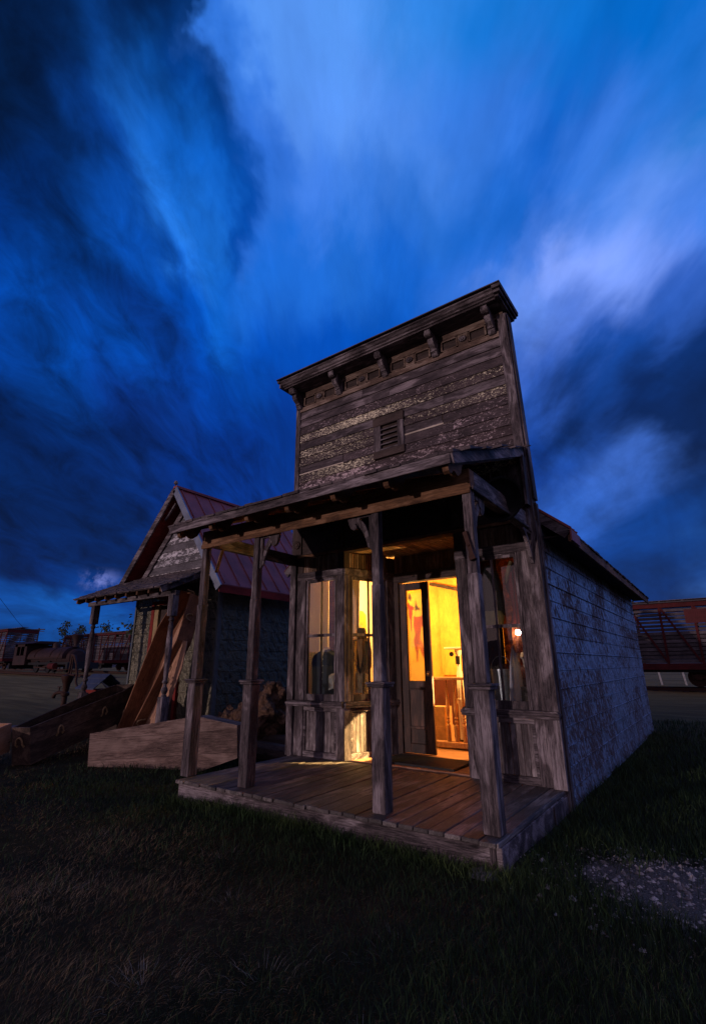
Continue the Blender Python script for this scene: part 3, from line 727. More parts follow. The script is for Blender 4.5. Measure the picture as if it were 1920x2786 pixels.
# recess ceiling
mb = MB(); x = -2.69
while x < -.99: mb.box(x+.003, x+.045, D+.121, DW+.06, 2.765, 2.785); x += .048
mb.build('recess_ceiling', MBeadX, shop, bevel=.004)
# door wall
mb = MB(); mb.box(-2.385, -2.31, DW-.03, DW+.10, 0, 2.44); mb.box(-1.345, -1.235, DW-.03, DW+.10, 0, 2.44); mb.split('door_jamb', MDk['z'], shop, bevel=.004)
mb = MB(); mb.box(-2.385, -1.235, DW-.04, DW+.10, 2.36, 2.50); mb.build('door_head', MDk['x'], shop, bevel=.004)
mb = MB(); x = -2.38
while x < -1.24: mb.box(x+.002, x+.042, DW-.005, DW+.03, 2.502, 2.764); x += .045
mb.box(-2.38, -1.24, DW+.032, DW+.06, 2.502, 2.79)
mb.build('door_transom_boards', MBead, shop, bevel=.004)
mb = MB(); mb.box(-2.31, -1.345, DW-.06, DW+.12, -.02, .022); mb.build('threshold', MPine, shop, bevel=.004)
# door leaf: glass over panel
def leaf(X, name, mirror=False):
    def mk(): q = MB(); q.X = X; return q
    w = .475; b = mk()
    b.box(0, .105, 0, .042, .03, 2.34); b.box(w-.11, w, 0, .042, .03, 2.34)
    b.box(.105, w-.11, 0, .042, 2.235, 2.34); b.box(.105, w-.11, 0, .042, .86, .955); b.box(.105, w-.11, 0, .042, .03, .15)
    b.box(.105, w-.11, 0, .042, .335, .37)
    b.box(.125, w-.13, .012, .034, .37, .86); b.box(.125, w-.13, .012, .034, .15, .335); b.box(.105, w-.11, .014, .03, .15, .86)
    b.box(.105, w-.11, -.014, .0, .84, .862)
    d_ = b.build(name, MDoor, shop, bevel=.004)
    b = mk(); b.box(.1, w-.105, .016, .020, .95, 2.24); b.build('door_glass', MGlass, d_)
    b = mk(); b.box(w-.075, w-.03, -.006, 0., 1.02, 1.09); b.lathe([(.006, 0), (.006, .03), (.018, .04), (.018, .055), (0, .062)], (w-.052, -.006, 1.05), 12, (0, -1, 0)); b.build('door_knob', plain('brass', (.5, .3, .12), .4, .8), d_)
    return d_
T = Matrix.Translation
leaf(T((-2.305, DW, 0)), 'door_leaf')
leaf(T((-1.35, DW+.04, 0)) @ Matrix.Rotation(radians(20), 4, 'Z'), 'door_leaf')
# painted picture on the inside face of the left leaf's glass
pic = empty('painted_poster', (-2.05, DW+.03, .96), 'yellow poster with a red and brown figure behind the glass of the closed door leaf', 'poster')
MPY = plain('poster_yellow', (.95, .76, .22), .8, ns=5, amt=.12)
def trans(m, k=.65):
    nt = m.node_tree; p = [q for q in nt.nodes if q.type == 'BSDF_PRINCIPLED'][0]; o = [q for q in nt.nodes if q.type == 'OUTPUT_MATERIAL'][0]
    t = nt.nodes.new('ShaderNodeBsdfTranslucent'); mx = nt.nodes.new('ShaderNodeMixShader'); mx.inputs[0].default_value = k
    l = [q for q in nt.links if q.to_socket == p.inputs['Base Color']]
    if l: nt.links.new(l[0].from_socket, t.inputs[0])
    nt.links.new(p.outputs[0], mx.inputs[1]); nt.links.new(t.outputs[0], mx.inputs[2]); nt.links.new(mx.outputs[0], o.inputs[0])
trans(MPY)
b = MB(); b.box(-2.205, -1.93, DW+.026, DW+.028, .96, 2.23); b.build('sheet', MPY, pic)
def ink(name, c, polys, y):
    mm, nn = newmat(name+'_ink'); tb = nn.n('ShaderNodeBsdfTransparent'); tb.inputs[0].default_value = c+(1,)
    nn.put(nn.n('ShaderNodeOutputMaterial').inputs[0], tb.outputs[0])
    b = MB()
    for i, P_ in enumerate(polys): b.prism(P_, fXZ, y+.0006*i, y+.0006*i+.0005)
    b.build(name, mm, pic)
ink('red_figure', (.72, .16, .06), [[(-2.185, 2.04), (-2.16, 2.06), (-2.15, 2.02), (-2.10, 2.0), (-2.08, 1.97), (-2.11, 1.94), (-2.115, 1.87), (-2.13, 1.78), (-2.13, 1.66), (-2.15, 1.64), (-2.15, 1.8), (-2.175, 1.86), (-2.17, 1.95), (-2.19, 1.98)]], DW+.0285)
ink('brown_legs', (.66, .32, .07), [[(-2.09, 1.86), (-2.04, 1.84), (-1.99, 1.85), (-1.945, 1.86), (-1.93, 1.75), (-1.935, 1.66), (-1.97, 1.72), (-1.99, 1.62), (-2.005, 1.52), (-2.0, 1.42), (-1.97, 1.34), (-1.985, 1.32), (-2.02, 1.40), (-2.035, 1.5), (-2.03, 1.40), (-2.045, 1.30), (-2.05, 1.22), (-2.07, 1.22), (-2.075, 1.32), (-2.10, 1.45), (-2.11, 1.52), (-2.075, 1.60), (-2.105, 1.72)],
    [(-2.0, 1.52), (-1.975, 1.5), (-1.955, 1.40), (-1.945, 1.32), (-1.96, 1.28), (-1.98, 1.30), (-1.985, 1.40)]], DW+.0305)
ink('dark_vest', (.16, .10, .06), [[(-2.07, 2.0), (-2.055, 2.08), (-2.03, 2.0), (-1.99, 1.96), (-2.0, 1.93), (-2.035, 1.95), (-2.06, 1.92), (-2.075, 1.95)], [(-2.17, 2.20), (-2.14, 2.18), (-2.12, 2.12), (-2.15, 2.08), (-2.18, 2.12)]], DW+.0325)
mat_ = empty('door_mat', (-1.8, 2.3, 0), 'dark ribbed rubber mat lying in front of the open doorway', 'mat')
b = MB(); b.box(-2.32, -1.25, 1.98, 2.60, .006, .018); b.build('mat_base', MBlk, mat_)
b = MB()
for i in range(38): b.box(-2.31, -1.26, 1.985+i*.016, 1.993+i*.016, .018, .026)
b.build('ribs', MBlk, mat_)

# --- interior room
mb = MB(); mb.box(XL+.05, XR-.05, D+.10, 8.9, -.05, .004); mb.build('shop_floor', MPine, shop)
mb = MB(); mb.box(XL+.04, XR-.04, D+.15, 8.9, 2.80, 2.84); mb.build('room_ceiling', MWall, shop)
mb = MB(); mb.box(XL+.035, XL+.075, D+.12, 8.9, .0, 2.80); mb.build('left_room_wall', MWhite, shop)
mb = MB(); mb.box(XR-.08, XR-.036, D+.12, 8.9, .0, 2.80); mb.build('right_room_wall', MWall, shop)
mb = MB(); mb.box(XL+.08, XR-.09, 4.6, 4.64, .0, 2.80); mb.box(-2.58, -2.20, 4.57, 4.599, 1.0, 2.5)
mb.build('partition_wall', MWall, shop)
mb = MB(); mb.box(XL+.1, -1.2, 4.50, 4.569, .02, .95); mb.build('red_wainscot', plain('wainscot_red', (.09, .02, .012), .6, ns=6), shop)
mb = MB(); mb.bar((-2.72, 4.53, 2.62), (-2.0, 4.53, 2.42), .05, .06); mb.build('ceiling_beam', MDoor, shop)
# display platforms behind each window
mb = MB(); mb.box(XL+.08, -2.75, D+.12, D+.75, .60, .66); mb.box(-.93, XR-.09, D+.12, D+.75, .60, .66); mb.split('display_shelf', MPine, shop)

# counter railing with turned balusters
ct = empty('counter_rail', (-1.9, 3.42, .004), 'pale wooden counter rail on turned balusters just inside the open door', 'railing')
b = MB(); b.box(-2.75, -1.1, 3.38, 3.52, .955, .995); b.build('hand_rail', MPineZ, ct, bevel=.006)
b = MB(); b.box(-2.75, -1.1, 3.38, 3.52, .03, .10); b.build('base_rail', MPineZ, ct, bevel=.004)
for x in (-1.99, -1.865, -1.74, -1.61, -1.48, -1.35):
    b = MB(); b.lathe([(.02, .10), (.03, .10), (.03, .32), (.014, .34), (.026, .37), (.014, .40), (.026, .42), (.014, .44), (.028, .52), (.026, .60), (.012, .92), (.012, .955)], (x, 3.45, 0), 10); b.build('baluster', MPineZ, ct)
sc = empty('platform_scale', (-1.72, 3.62, .004), 'white column scale with a flat tray on top behind the counter rail', 'scale')
MWs = plain('cream_enamel', (.80, .75, .62), .4, ns=4, amt=.1)
b = MB(); b.lathe([(.05, .12), (.05, .6), (.065, .62), (.065, .68), (.05, .69), (.045, 1.05), (.03, 1.10), (.03, 1.30), (.055, 1.36), (.055, 1.40)], (-1.84, 3.62, 0), 16); b.build('column', MWs, sc, smooth=True)
b = MB(); b.box(-2.03, -1.70, 3.52, 3.72, 1.405, 1.435); b.build('tray', MWs, sc, bevel=.005)
b = MB(); b.lathe([(.035, 0), (.035, .02), (0, .022)], (-1.93, 3.58, 1.33), 14, (0, -1, 0)); b.box(-1.87, -1.81, 3.57, 3.60, 1.18, 1.30); b.build('beam_head', MBlk, sc)
b = MB(); b.box(-2.0, -1.6, 3.54, 3.9, .0, .05); b.box(-1.95, -1.65, 3.56, 3.8, .05, .12); b.build('base', MIron, sc)
bx = empty('cardboard_box', (-2.2, 3.8, .004), 'plain pale box stack left of the turned balusters, inside the shop', 'box')
b = MB(); b.box(-2.42, -2.14, 3.66, 3.95, .005, .27); b.box(-2.40, -2.15, 3.67, 3.93, .275, .55); b.box(-2.41, -2.14, 3.665, 3.94, .27, .275); b.build('cartons', plain('cardboard', (.62, .42, .22), .85), bx, bevel=.003)

# lamps inside
lr = empty('hanging_lamp', (-2.75, 3.05, 2.78), 'shaded ceiling lamp hanging behind the left shop windows', 'lamp')
b = MB(); b.tube([(-2.75, 3.05, 2.80), (-2.75, 3.05, 2.50)], .006, 6); b.build('cord', MBlk, lr)
b = MB(); b.lathe([(.03, .10), (.05, .09), (.13, .0), (.125, .0), (.045, .085), (.025, .095)], (-2.75, 3.05, 2.42), 20); b.build('lamp_shade', MWs, lr)
b = MB(); b.lathe([(0, -.045), (.025, -.035), (.034, 0), (.025, .035), (0, .06)], (-2.75, 3.05, 2.42), 14); b.build('bulb', MBulb, lr, smooth=True)
def lamp(nm, loc, e, r, par, c=(1, .60, .17)):
    l = bpy.data.lights.new(nm, 'POINT'); o = bpy.data.objects.new(nm, l); COL.objects.link(o); l.energy = e; l.color = c; l.shadow_soft_size = r
    o.parent = par; o.location = Vector(loc)-par.location; return o
lamp('lamp_light', (-2.75, 3.05, 2.30), 215, .06, lr)
br = empty('bare_bulb', (-.366, 1.99, 1.53), 'small bare lit bulb glowing at the right edge of the right shop window', 'lamp')
b = MB(); b.lathe([(0, -.026), (.014, -.02), (.019, 0), (.014, .02), (.010, .03), (0, .031)], (-.366, 1.99, 1.517), 14); b.build('bulb', emit('lit_small_bulb', (1, .55, .18), 9.), br, smooth=True)
b = MB(); b.tube([(-.366, 1.99, 1.545), (-.366, 1.99, 2.79)], .004, 6); b.build('cord', MBlk, br)
lamp('bulb_light', (-.366, 1.96, 1.517), 1.2, .018, br, (1, .55, .2))
sl = empty('added_lamp', (-.62, 3.5, 1.6), 'small added lamp on a bracket, unseen inside the shop beyond the right window', 'lamp')  # added lamp, out of view behind the stile, to light the doorway
b = MB(); b.lathe([(.05, 1.44), (.06, 1.46), (.03, 1.50)], (-.72, 3.45, 0), 12); b.tube([(-.72, 3.45, 1.45), (-.40, 3.45, 1.40), (-.06, 3.45, 1.40)], .01, 6); b.build('bracket', MBlk, sl)
lamp('added_lamp_light', (-.72, 3.45, 1.62), 190, .022, sl, (1, .56, .16))
l = bpy.data.lights.new('added_lamp_spot', 'SPOT'); o = bpy.data.objects.new('added_lamp_spot', l); COL.objects.link(o); l.energy = 4600; l.color = (1, .62, .22); l.shadow_soft_size = .02; l.spot_size = radians(12.); l.spot_blend = .2  # added narrow spot, aimed to throw the warm patch on the left splay
o.parent = sl; o.location = Vector((-.72, 3.44, 1.66))-sl.location; o.rotation_euler = (Vector((-.72, 3.44, 1.66))-Vector((-2.53, 2.13, .30))).to_track_quat('Z', 'Y').to_euler()

# --- window displays
def cloth_fn(mb, prof, y, th, folds, k=26):
    """a hanging garment: prof = [(z, xleft, xright)], rounded section with folds"""
    vs = []; fs = []
    for z, a, b_ in prof:
        c = (a+b_)/2; w = (b_-a)/2
        for j in range(k):
            t = 2*pi*j/k; f_ = 1+folds*sin(t*7+z*6)*.5
            vs.append((c+w*cos(t), y+min(th, w*1.2)*sin(t)*f_, z+.004*sin(t*5)))
    m_ = len(prof)
    for i in range(m_-1): fs += [(i*k+j, i*k+(j+1) % k, (i+1)*k+(j+1) % k, (i+1)*k+j) for j in range(k)]
    fs += [tuple(range(k)), tuple(range((m_-1)*k, m_*k))[::-1]]
    mb.add(vs, fs)
shx = empty('work_shirt', (-3.2, 2.07, .66), 'collarless blue-black work shirt displayed in the left shop window', 'shirt')
b = MB(); cloth_fn(b, [(.74, -3.46, -2.98), (1.0, -3.46, -2.97), (1.22, -3.47, -2.97), (1.31, -3.44, -2.99), (1.36, -3.34, -3.08), (1.395, -3.26, -3.15)], 2.07, .10, .25)
b.build('shirt_body', MCloth('dark_cloth', (.03, .036, .05)), shx, smooth=True)
b = MB(); b.tube([(-3.21+.062*cos(t), 2.05+.05*sin(t), 1.405+.012*sin(t)) for t in np.linspace(0, 2*pi, 20)[:-1]], .014, 8, True); b.bar((-3.17, 1.965, 1.39), (-3.20, 1.955, 1.32), .035, .008, (0, 1, 0)); b.build('collar', MCloth('tan_cloth', (.45, .36, .27)), shx, smooth=True)
b = MB()
for i in range(5): b.lathe([(.007, 0), (.005, .004), (0, .005)], (-3.19, 1.966-.004*i, 1.26-i*.09), 8, (0, -1, 0))
b.build('button', MWs, shx)
cp = empty('pale_cap', (-3.0, 1.97, .9), 'pale peaked cap leaning at the right edge of the left shop window', 'cap')
b = MB(); b.lathe([(.001, .09), (.05, .075), (.075, .03), (.08, 0)], (-2.99, 1.97, .98), 16, (0, -.6, .8)); b.bar((-3.0, 1.92, .97), (-2.97, 1.88, .86), .09, .01, (0, 1, 0)); b.build('cap_body', MCloth('pale_cloth', (.4, .38, .33)), cp, smooth=True)
cu = empty('window_curtain', (-3.0, 2.45, .66), 'pale hanging curtain behind the shirt in the left shop window', 'curtain')
b = MB(); cloth_fn(b, [(.68, -3.28, -2.92), (1.5, -3.26, -2.93), (2.5, -3.30, -2.90), (2.72, -3.32, -2.88)], 2.50, .035, .8, 60); b.build('curtain_cloth', MCloth('white_curtain', (.62, .56, .5), .1), cu, smooth=True)
bk = empty('display_backboard', (-3.35, 2.62, .66), 'plain brown board standing behind the shirt in the left shop window', 'board')
b = MB(); b.box(-3.59, -3.12, 2.60, 2.62, .66, 2.74); b.build('board', MOr, bk)
sg = empty('yellow_display_sign', (-3.3, 3.2, 1.3), 'yellow arched display sign seen through the angled shop window', 'sign')
b = MB(); b.prism([(-3.56, 1.2), (-3.24, 1.2), (-3.28, 1.98), (-3.34, 2.05), (-3.5, 2.08), (-3.56, 2.08)], fXZ, 3.2, 3.22); b.build('board', plain('sign_yellow', (.85, .55, .08), .6), sg)
b = MB(); b.box(-3.52, -3.36, 3.19, 3.199, 1.25, 1.82); b.build('photo_panel', plain('sign_grey', (.5, .42, .2), .7, ns=12, amt=.5), sg)
b = MB(); b.box(-3.5, -3.3, 3.23, 3.3, .05, 1.2); b.build('stand', MDk['z'], sg)
hs = empty('hat_and_shawl_stand', (-2.78, 2.38, .66), 'brown hat above a patterned fringed shawl on a stand in the angled shop window', 'shawl')
MSh1 = MCloth('shawl_tan', (.30, .15, .06)); MHat = MCloth('hat_felt', (.10, .07, .045))
b = MB(); cloth_fn(b, [(1.06, -2.82, -2.70), (1.15, -2.87, -2.64), (1.35, -2.90, -2.63), (1.50, -2.89, -2.66), (1.57, -2.83, -2.72)], 2.38, .09, .3); b.build('shawl', MSh1, hs, smooth=True)
b = MB()
for q in range(3): b.tube([(-2.90+q*.02, 2.30, 1.52), (-2.84+q*.02, 2.27, 1.25-q*.02), (-2.76, 2.28, 1.08), (-2.68-q*.01, 2.27, 1.2), (-2.64, 2.30, 1.5)], .022, 8)
b.build('dark_scarf', MCloth('scarf_dark', (.03, .025, .03)), hs, smooth=True)
b = MB()
for i in range(16): b.tube([(-2.84+i*.009, 2.30+.01*(i % 3), 1.07), (-2.845+i*.0095, 2.29, .95), (-2.85+i*.010, 2.30, .80)], .0035, 5)
b.build('fringe', MCloth('fringe', (.3, .26, .2)), hs)
b = MB(); b.lathe([(.13, 0), (.135, .006), (.075, .015), (.07, .08), (.055, .12), (.0, .125)], (-2.80, 2.38, 1.58), 24); b.build('hat', MHat, hs, smooth=True)
b = MB(); b.tube([(-2.78, 2.40, .66), (-2.78, 2.40, 1.6)], .015, 8); b.build('stand', MDk['z'], hs)
rp_ = empty('red_beaded_hanging', (-2.62, 2.75, 1.5), 'red beaded hanging just inside the angled shop window', 'hanging')
b = MB()
for i in range(6): b.tube([(-2.66+i*.012, 2.86, 2.25-.03*i), (-2.665+i*.012, 2.86, 1.5)], .006, 6)
b.build('bead_strand', MCloth('red_beads', (.5, .06, .02)), rp_)
# dark cloths added behind the right display to hold back the room light
dk = empty('added_light_screen', (-.3, 2.9, .66), 'amber brown cloth added behind the clothes in the right shop window to hold back light', 'curtain')
b = MB(); cloth_fn(b, [(.66, -.80, -.10), (1.5, -.79, -.10), (2.78, -.81, -.10)], 2.72, .02, .9, 50); MBC = plain('brown_light_screen', (.22, .10, .03), .9, ns=14, c2=(.03, .014, .008)); trans(MBC, .5); b.build('curtain_cloth', MBC, dk, smooth=True)
b = MB(); cloth_fn(b, [(.66, -1.0, -.76), (1.5, -1.0, -.75), (2.78, -1.0, -.76)], 2.60, .02, .9, 50); b.build('curtain_cloth', MCloth('black_light_screen', (.03, .014, .01)), dk, smooth=True)
# right window
dr = empty('red_dress', (-.40, 2.07, 1.3), 'dark red ruched bodice hanging in the upper right of the right shop window', 'dress')
b = MB(); cloth_fn(b, [(1.62, -.475, -.28), (1.70, -.445, -.27), (1.80, -.425, -.28), (1.92, -.44, -.27), (2.06, -.49, -.27), (2.15, -.495, -.28), (2.22, -.47, -.30), (2.33, -.41, -.33)], 2.09, .09, .35)
b.build('bodice', MCloth('red_cloth', (.13, .010, .012)), dr, smooth=True)
b = MB(); b.tube([(-.37, 2.0, 2.34), (-.40, 1.985, 2.25), (-.44, 1.985, 2.13), (-.45, 1.99, 2.08)], [.022, .026, .022, .006], 8); b.build('neck_scarf', MCloth('olive_cloth', (.18, .14, .07)), dr, smooth=True)
jk = empty('black_coat', (-.68, 2.1, 1.7), 'long black coat hanging beside the red bodice in the right shop window', 'coat')
b = MB(); cloth_fn(b, [(1.72, -.82, -.54), (1.9, -.83, -.525), (2.1, -.82, -.55), (2.24, -.80, -.58), (2.33, -.74, -.66)], 2.12, .08, .3); b.build('coat_body', MCloth('black_cloth', (.012, .011, .012)), jk, smooth=True)
b = MB(); cloth_fn(b, [(1.62, -.82, -.56), (1.72, -.80, -.54), (1.78, -.78, -.56)], 2.09, .08, .3); b.build('olive_hem', MCloth('olive_hem', (.10, .085, .045)), jk, smooth=True)
sk = empty('white_skirt', (-.5, 2.1, .7), 'long white skirt with a floral bodice standing in the right shop window', 'skirt')
b = MB(); cloth_fn(b, [(.67, -.585, -.40), (.9, -.565, -.415), (1.15, -.54, -.425), (1.36, -.50, -.42), (1.46, -.48, -.42)], 2.12, .10, .5); b.build('skirt', MCloth('white_cloth', (.52, .50, .56), .12), sk, smooth=True)
b = MB(); cloth_fn(b, [(1.30, -.45, -.40), (1.38, -.48, -.36), (1.5, -.49, -.34), (1.58, -.47, -.36)], 2.08, .07, .4); b.build('floral_bodice', plain('floral', (.55, .25, .16), .9, ns=40, c2=(.18, .03, .03)), sk, smooth=True)
bu = empty('galvanised_bucket', (-.70, 2.3, .66), 'galvanised bucket standing at the left of the right shop window', 'bucket')
MGal = plain('galvanised', (.35, .37, .38), .4, .7, 20)
b = MB(); b.lathe([(.10, .66), (.125, 1.10), (.132, 1.10), (.132, 1.12), (.12, 1.12), (.095, .67)], (-.70, 2.28, 0), 24); b.build('pail', MGal, bu, smooth=True)
b = MB(); b.tube([(-.70+.13*cos(t), 2.28, 1.10+.17*sin(t)) for t in np.linspace(0, pi, 14)], .004, 6); b.build('bail', MGal, bu)
for i, (x, y, z) in enumerate(((-.72, 2.62, 1.18), (-.59, 2.66, 1.14))):
    q = empty('wicker_basket', (x, y, .66), ['wicker basket with a tall hoop handle behind the bucket in the right window', 'wicker basket with a tall hoop handle between the bucket and the white skirt'][i], 'basket', 'baskets in the right window')
    b = MB(); b.lathe([(.06, -.12), (.08, 0), (.085, 0), (.065, -.125)], (x, y, z), 16); b.build('basket_body', MCloth('wicker', (.30, .12, .06)), q)
    b = MB(); b.tube([(x+.075*cos(t), y, z+.22*sin(t)) for t in np.linspace(0, pi, 16)], .006, 6); b.build('hoop_handle', plain('cane', (.6, .3, .1), .5), q, smooth=True)
    b = MB(); b.box(x-.09, x+.09, y-.08, y+.09, .664, z-.126); b.build('crate', MCloth('red_crate', (.16, .03, .025)), q)
hf = empty('horse_figurine', (-.33, 2.2, .66), 'small pale toy horse with black harness at the right edge of the right shop window', 'figurine')
b = MB(); b.lathe([(0, -.12), (.035, -.10), (.05, -.03), (.045, .05), (.05, .09), (0, .12)], (-.33, 2.2, 1.16), 12, (.2, 1, .0))
for dx, dy in ((-.025, -.09), (.025, -.09), (-.025, .08), (.025, .08)): b.tube([(-.33+dx, 2.2+dy, 1.13), (-.33+dx, 2.2+dy, 1.03), (-.33+dx, 2.2+dy+.01, .93)], [.018, .011, .009], 8)
b.tube([(-.34, 2.10, 1.18), (-.35, 2.06, 1.25), (-.355, 2.03, 1.28), (-.36, 1.99, 1.24)], [.04, .028, .024, .014], 8)
b.build('horse_body', MCloth('cream_hide', (.6, .5, .4)), hf, smooth=True)
b = MB(); b.lathe([(.053, -.01), (.053, .01)], (-.33, 2.2, 1.16), 14, (.2, 1, 0)); b.tube([(-.33, 2.31, 1.19), (-.33, 2.35, 1.12), (-.33, 2.35, 1.0)], .012, 6); b.build('harness', MBlk, hf)
b = MB(); b.box(-.42, -.24, 2.05, 2.38, .664, .93); b.build('stand', MDk['x'], hf)

# --- horn loudspeaker hanging above the side beam
hn = empty('horn_loudspeaker', (-.22, 1.15, 3.0), 'old green horn with a wide black mouth hanging above the right side beam', 'horn')
ax = Vector((.52, -.62, -.40)).normalized()
b = MB(); b.lathe([(.03, -.42), (.04, -.40), (.05, -.30), (.075, -.18), (.12, -.08), (.185, 0.0)], (-.10, .98, 2.79), 32, ax, False); b.build('horn_body', plain('green_enamel', (.30, .42, .32), .35, ns=10), hn, smooth=True)
b = MB(); b.lathe([(.185, -.012), (.215, .0), (.235, .03), (.235, .045), (.215, .045), (.17, .0), (.11, -.07), (.04, -.2), (0, -.22)], (-.10, .98, 2.79), 36, ax); b.build('mouth', plain('black_enamel', (.012, .012, .014), .4), hn, smooth=True)
b = MB(); p_ = Vector((-.10, .98, 2.79))-ax*.35; b.tube([p_, p_+Vector((0, .1, .1)), p_+Vector((0, .15, .3))], .012, 8); b.build('hanger', MIron, hn)

# ------------------------------------------------------------------ neighbouring shed
NX0, NX1, NY, NYB = -8.75, -6.0, 2.35, 5.2
shed = empty('shed_building', (-7.37, NY, -.19), 'small gabled shed with green stamped tin walls, red metal roof and shingled porch', 'building')
mb = MB()
for i in range(16):
    z0 = -.25+i*.19; z1 = min(z0+.19, 2.62)
    if z0 > 2.6: break
    for (x, s_) in ((NX1, 1), (NX0, -1)):
        b_ = x+s_*.005
        P_ = [(x-.03*s_, NY, z0), (b_, NY, z0), (b_, NYB, z0), (x-.03*s_, NYB, z0), (x-.03*s_, NY, z1), (x, NY, z1), (x, NYB, z1), (x-.03*s_, NYB, z1)]
        mb.hexa(P_); mb.tube([(b_, NY, z0+.006), (b_, NYB, z0+.006)], .005, 5)
    for a, b2 in ((NX0, -8.1), (-7.02, NX1)):
        mb.hexa([(a, NY-.012, z0), (b2, NY-.012, z0), (b2, NY+.03, z0), (a, NY+.03, z0), (a, NY, z1), (b2, NY, z1), (b2, NY+.03, z1), (a, NY+.03, z1)]); mb.tube([(a, NY-.012, z0+.006), (b2, NY-.012, z0+.006)], .005, 5)
mb.box(NX0, NX1, NYB-.04, NYB, -.25, 2.7)
mb.build('tin_wall', MTinN, shed)
mb = MB(); mb.box(NX1-.03, NX1+.018, NY-.03, NY+.05, -.2, 2.62); mb.box(NX0-.018, NX0+.03, NY-.03, NY+.05, -.2, 2.62); mb.split('corner_board', plain('green_grey_trim', (.12, .14, .15), .6), shed)
NR = lambda x: 4.80-abs(x+7.34)*(1.33 if x > -7.34 else 1.15)
z = 2.62; mb = MB(); i = 0
while z < 4.35:
    z1 = z+.15
    x0 = -7.34-max(.0, (4.56-z)/1.15)+.02; x1 = -7.34+max(.0, (4.56-z)/1.33)-.02
    x0b = -7.34-max(0, (4.56-z1)/1.15)+.02; x1b = -7.34+max(0, (4.56-z1)/1.33)-.02
    mb.k = 0 if i % 3 else 1
    mb.hexa([(x0, NY-.022, z), (x1, NY-.022, z), (x1, NY+.02, z), (x0, NY+.02, z), (x0b, NY-.004, z1+.01), (x1b, NY-.004, z1+.01), (x1b, NY+.02, z1+.01), (x0b, NY+.02, z1+.01)]); z = z1; i += 1
mb.build('gable_siding', MNs, shed)
mb = MB()
for s_ in (0, 1):
    xe = -5.68 if s_ else -9.14
    xb_ = -5.9 if s_ else -8.95
    mb.bar((-7.34, NY-.04, NR(-7.34)-.42), (xb_, NY-.04, NR(xb_)-.36), .03, .13, (0, 0, 1)) 
mb.build('gable_trim', MW['x'], shed)
OV = 2.05
mb = MB()
def nslab(mb, xa_, xb_, y0, y1, t0, t1):
    mb.hexa([(xa_, y0, NR(xa_)+t0), (xb_, y0, NR(xb_)+t0), (xb_, y1, NR(xb_)+t0), (xa_, y1, NR(xa_)+t0), (xa_, y0, NR(xa_)+t1), (xb_, y0, NR(xb_)+t1), (xb_, y1, NR(xb_)+t1), (xa_, y1, NR(xa_)+t1)])
nslab(mb, -7.34, -5.68, OV, NYB+.25, 0, .02); nslab(mb, -9.14, -7.3405, OV, NYB+.25, 0, .02)
for k_ in range(9):
    y = OV+.12+k_*.36; mb.bar((-5.69, y, NR(-5.69)+.03), (-7.3, y, NR(-7.3)+.03), .022, .03)
mb.bar((-7.34, OV-.02, NR(-7.34)+.03), (-7.34, NYB+.27, NR(-7.34)+.03), .12, .05)
nr = mb.build('roof', MRoofRed, shed)
mb = MB(); mb.bar((-7.33, OV-.018, NR(-7.34)-.03), (-5.67, OV-.018, NR(-5.68)-.06), .03, .15); nfl = plain('blue_grey_flashing', (.22, .25, .32), .45, .4, 6)
mb.build('rake_flashing', nfl, nr)
mb = MB(); mb.bar((-7.35, OV-.018, NR(-7.34)-.03), (-9.15, OV-.018, NR(-9.14)-.06), .03, .14); mb.split('rake_board', MW['x'], nr)
mb = MB(); nslab(mb, -7.33, -5.70, OV+.0, NYB+.2, -.06, -.003); nslab(mb, -9.12, -7.35, OV+.0, NYB+.2, -.06, -.003); mb.box(-5.70, -5.682, OV+.0, NYB+.25, NR(-5.69)-.15, NR(-5.69)-.004)
mb.build('red_soffit', MRedTrim, nr)
mb = MB(); mb.lathe([(.012, 0), (.012, .06), (.04, .08), (.045, .11), (.03, .145), (0, .15)], (-7.34, OV-.01, NR(-7.34)+.02), 12); mb.build('finial', MW['z'], nr, smooth=True)
mb = MB(); mb.bar((-7.75, OV+.1, NR(-7.7)-.2), (-7.42, OV+.1, NR(-7.42)-.2), .04, .04); mb.build('lookout', MW['x'], nr)
# shed doorway
mb = MB(); mb.box(-8.1, -8.0, NY-.06, NY+.03, -.2, 2.48); mb.box(-7.10, -7.02, NY-.06, NY+.03, -.2, 2.48); mb.box(-8.0, -7.10, NY-.06, NY+.03, 2.40, 2.48); mb.build('door_casing', MRedTrim, shed)
mb = MB(); mb.box(-7.998, -7.86, NY-.05, NY+.02, -.2, 2.398); mb.build('door_stop', plain('ochre_trim', (.42, .30, .14), .7), shed)
mb = MB(); mb.box(-7.858, -7.102, NY-.0, NY+.03, -.2, 2.398); mb.build('door', MDk['z'], shed)
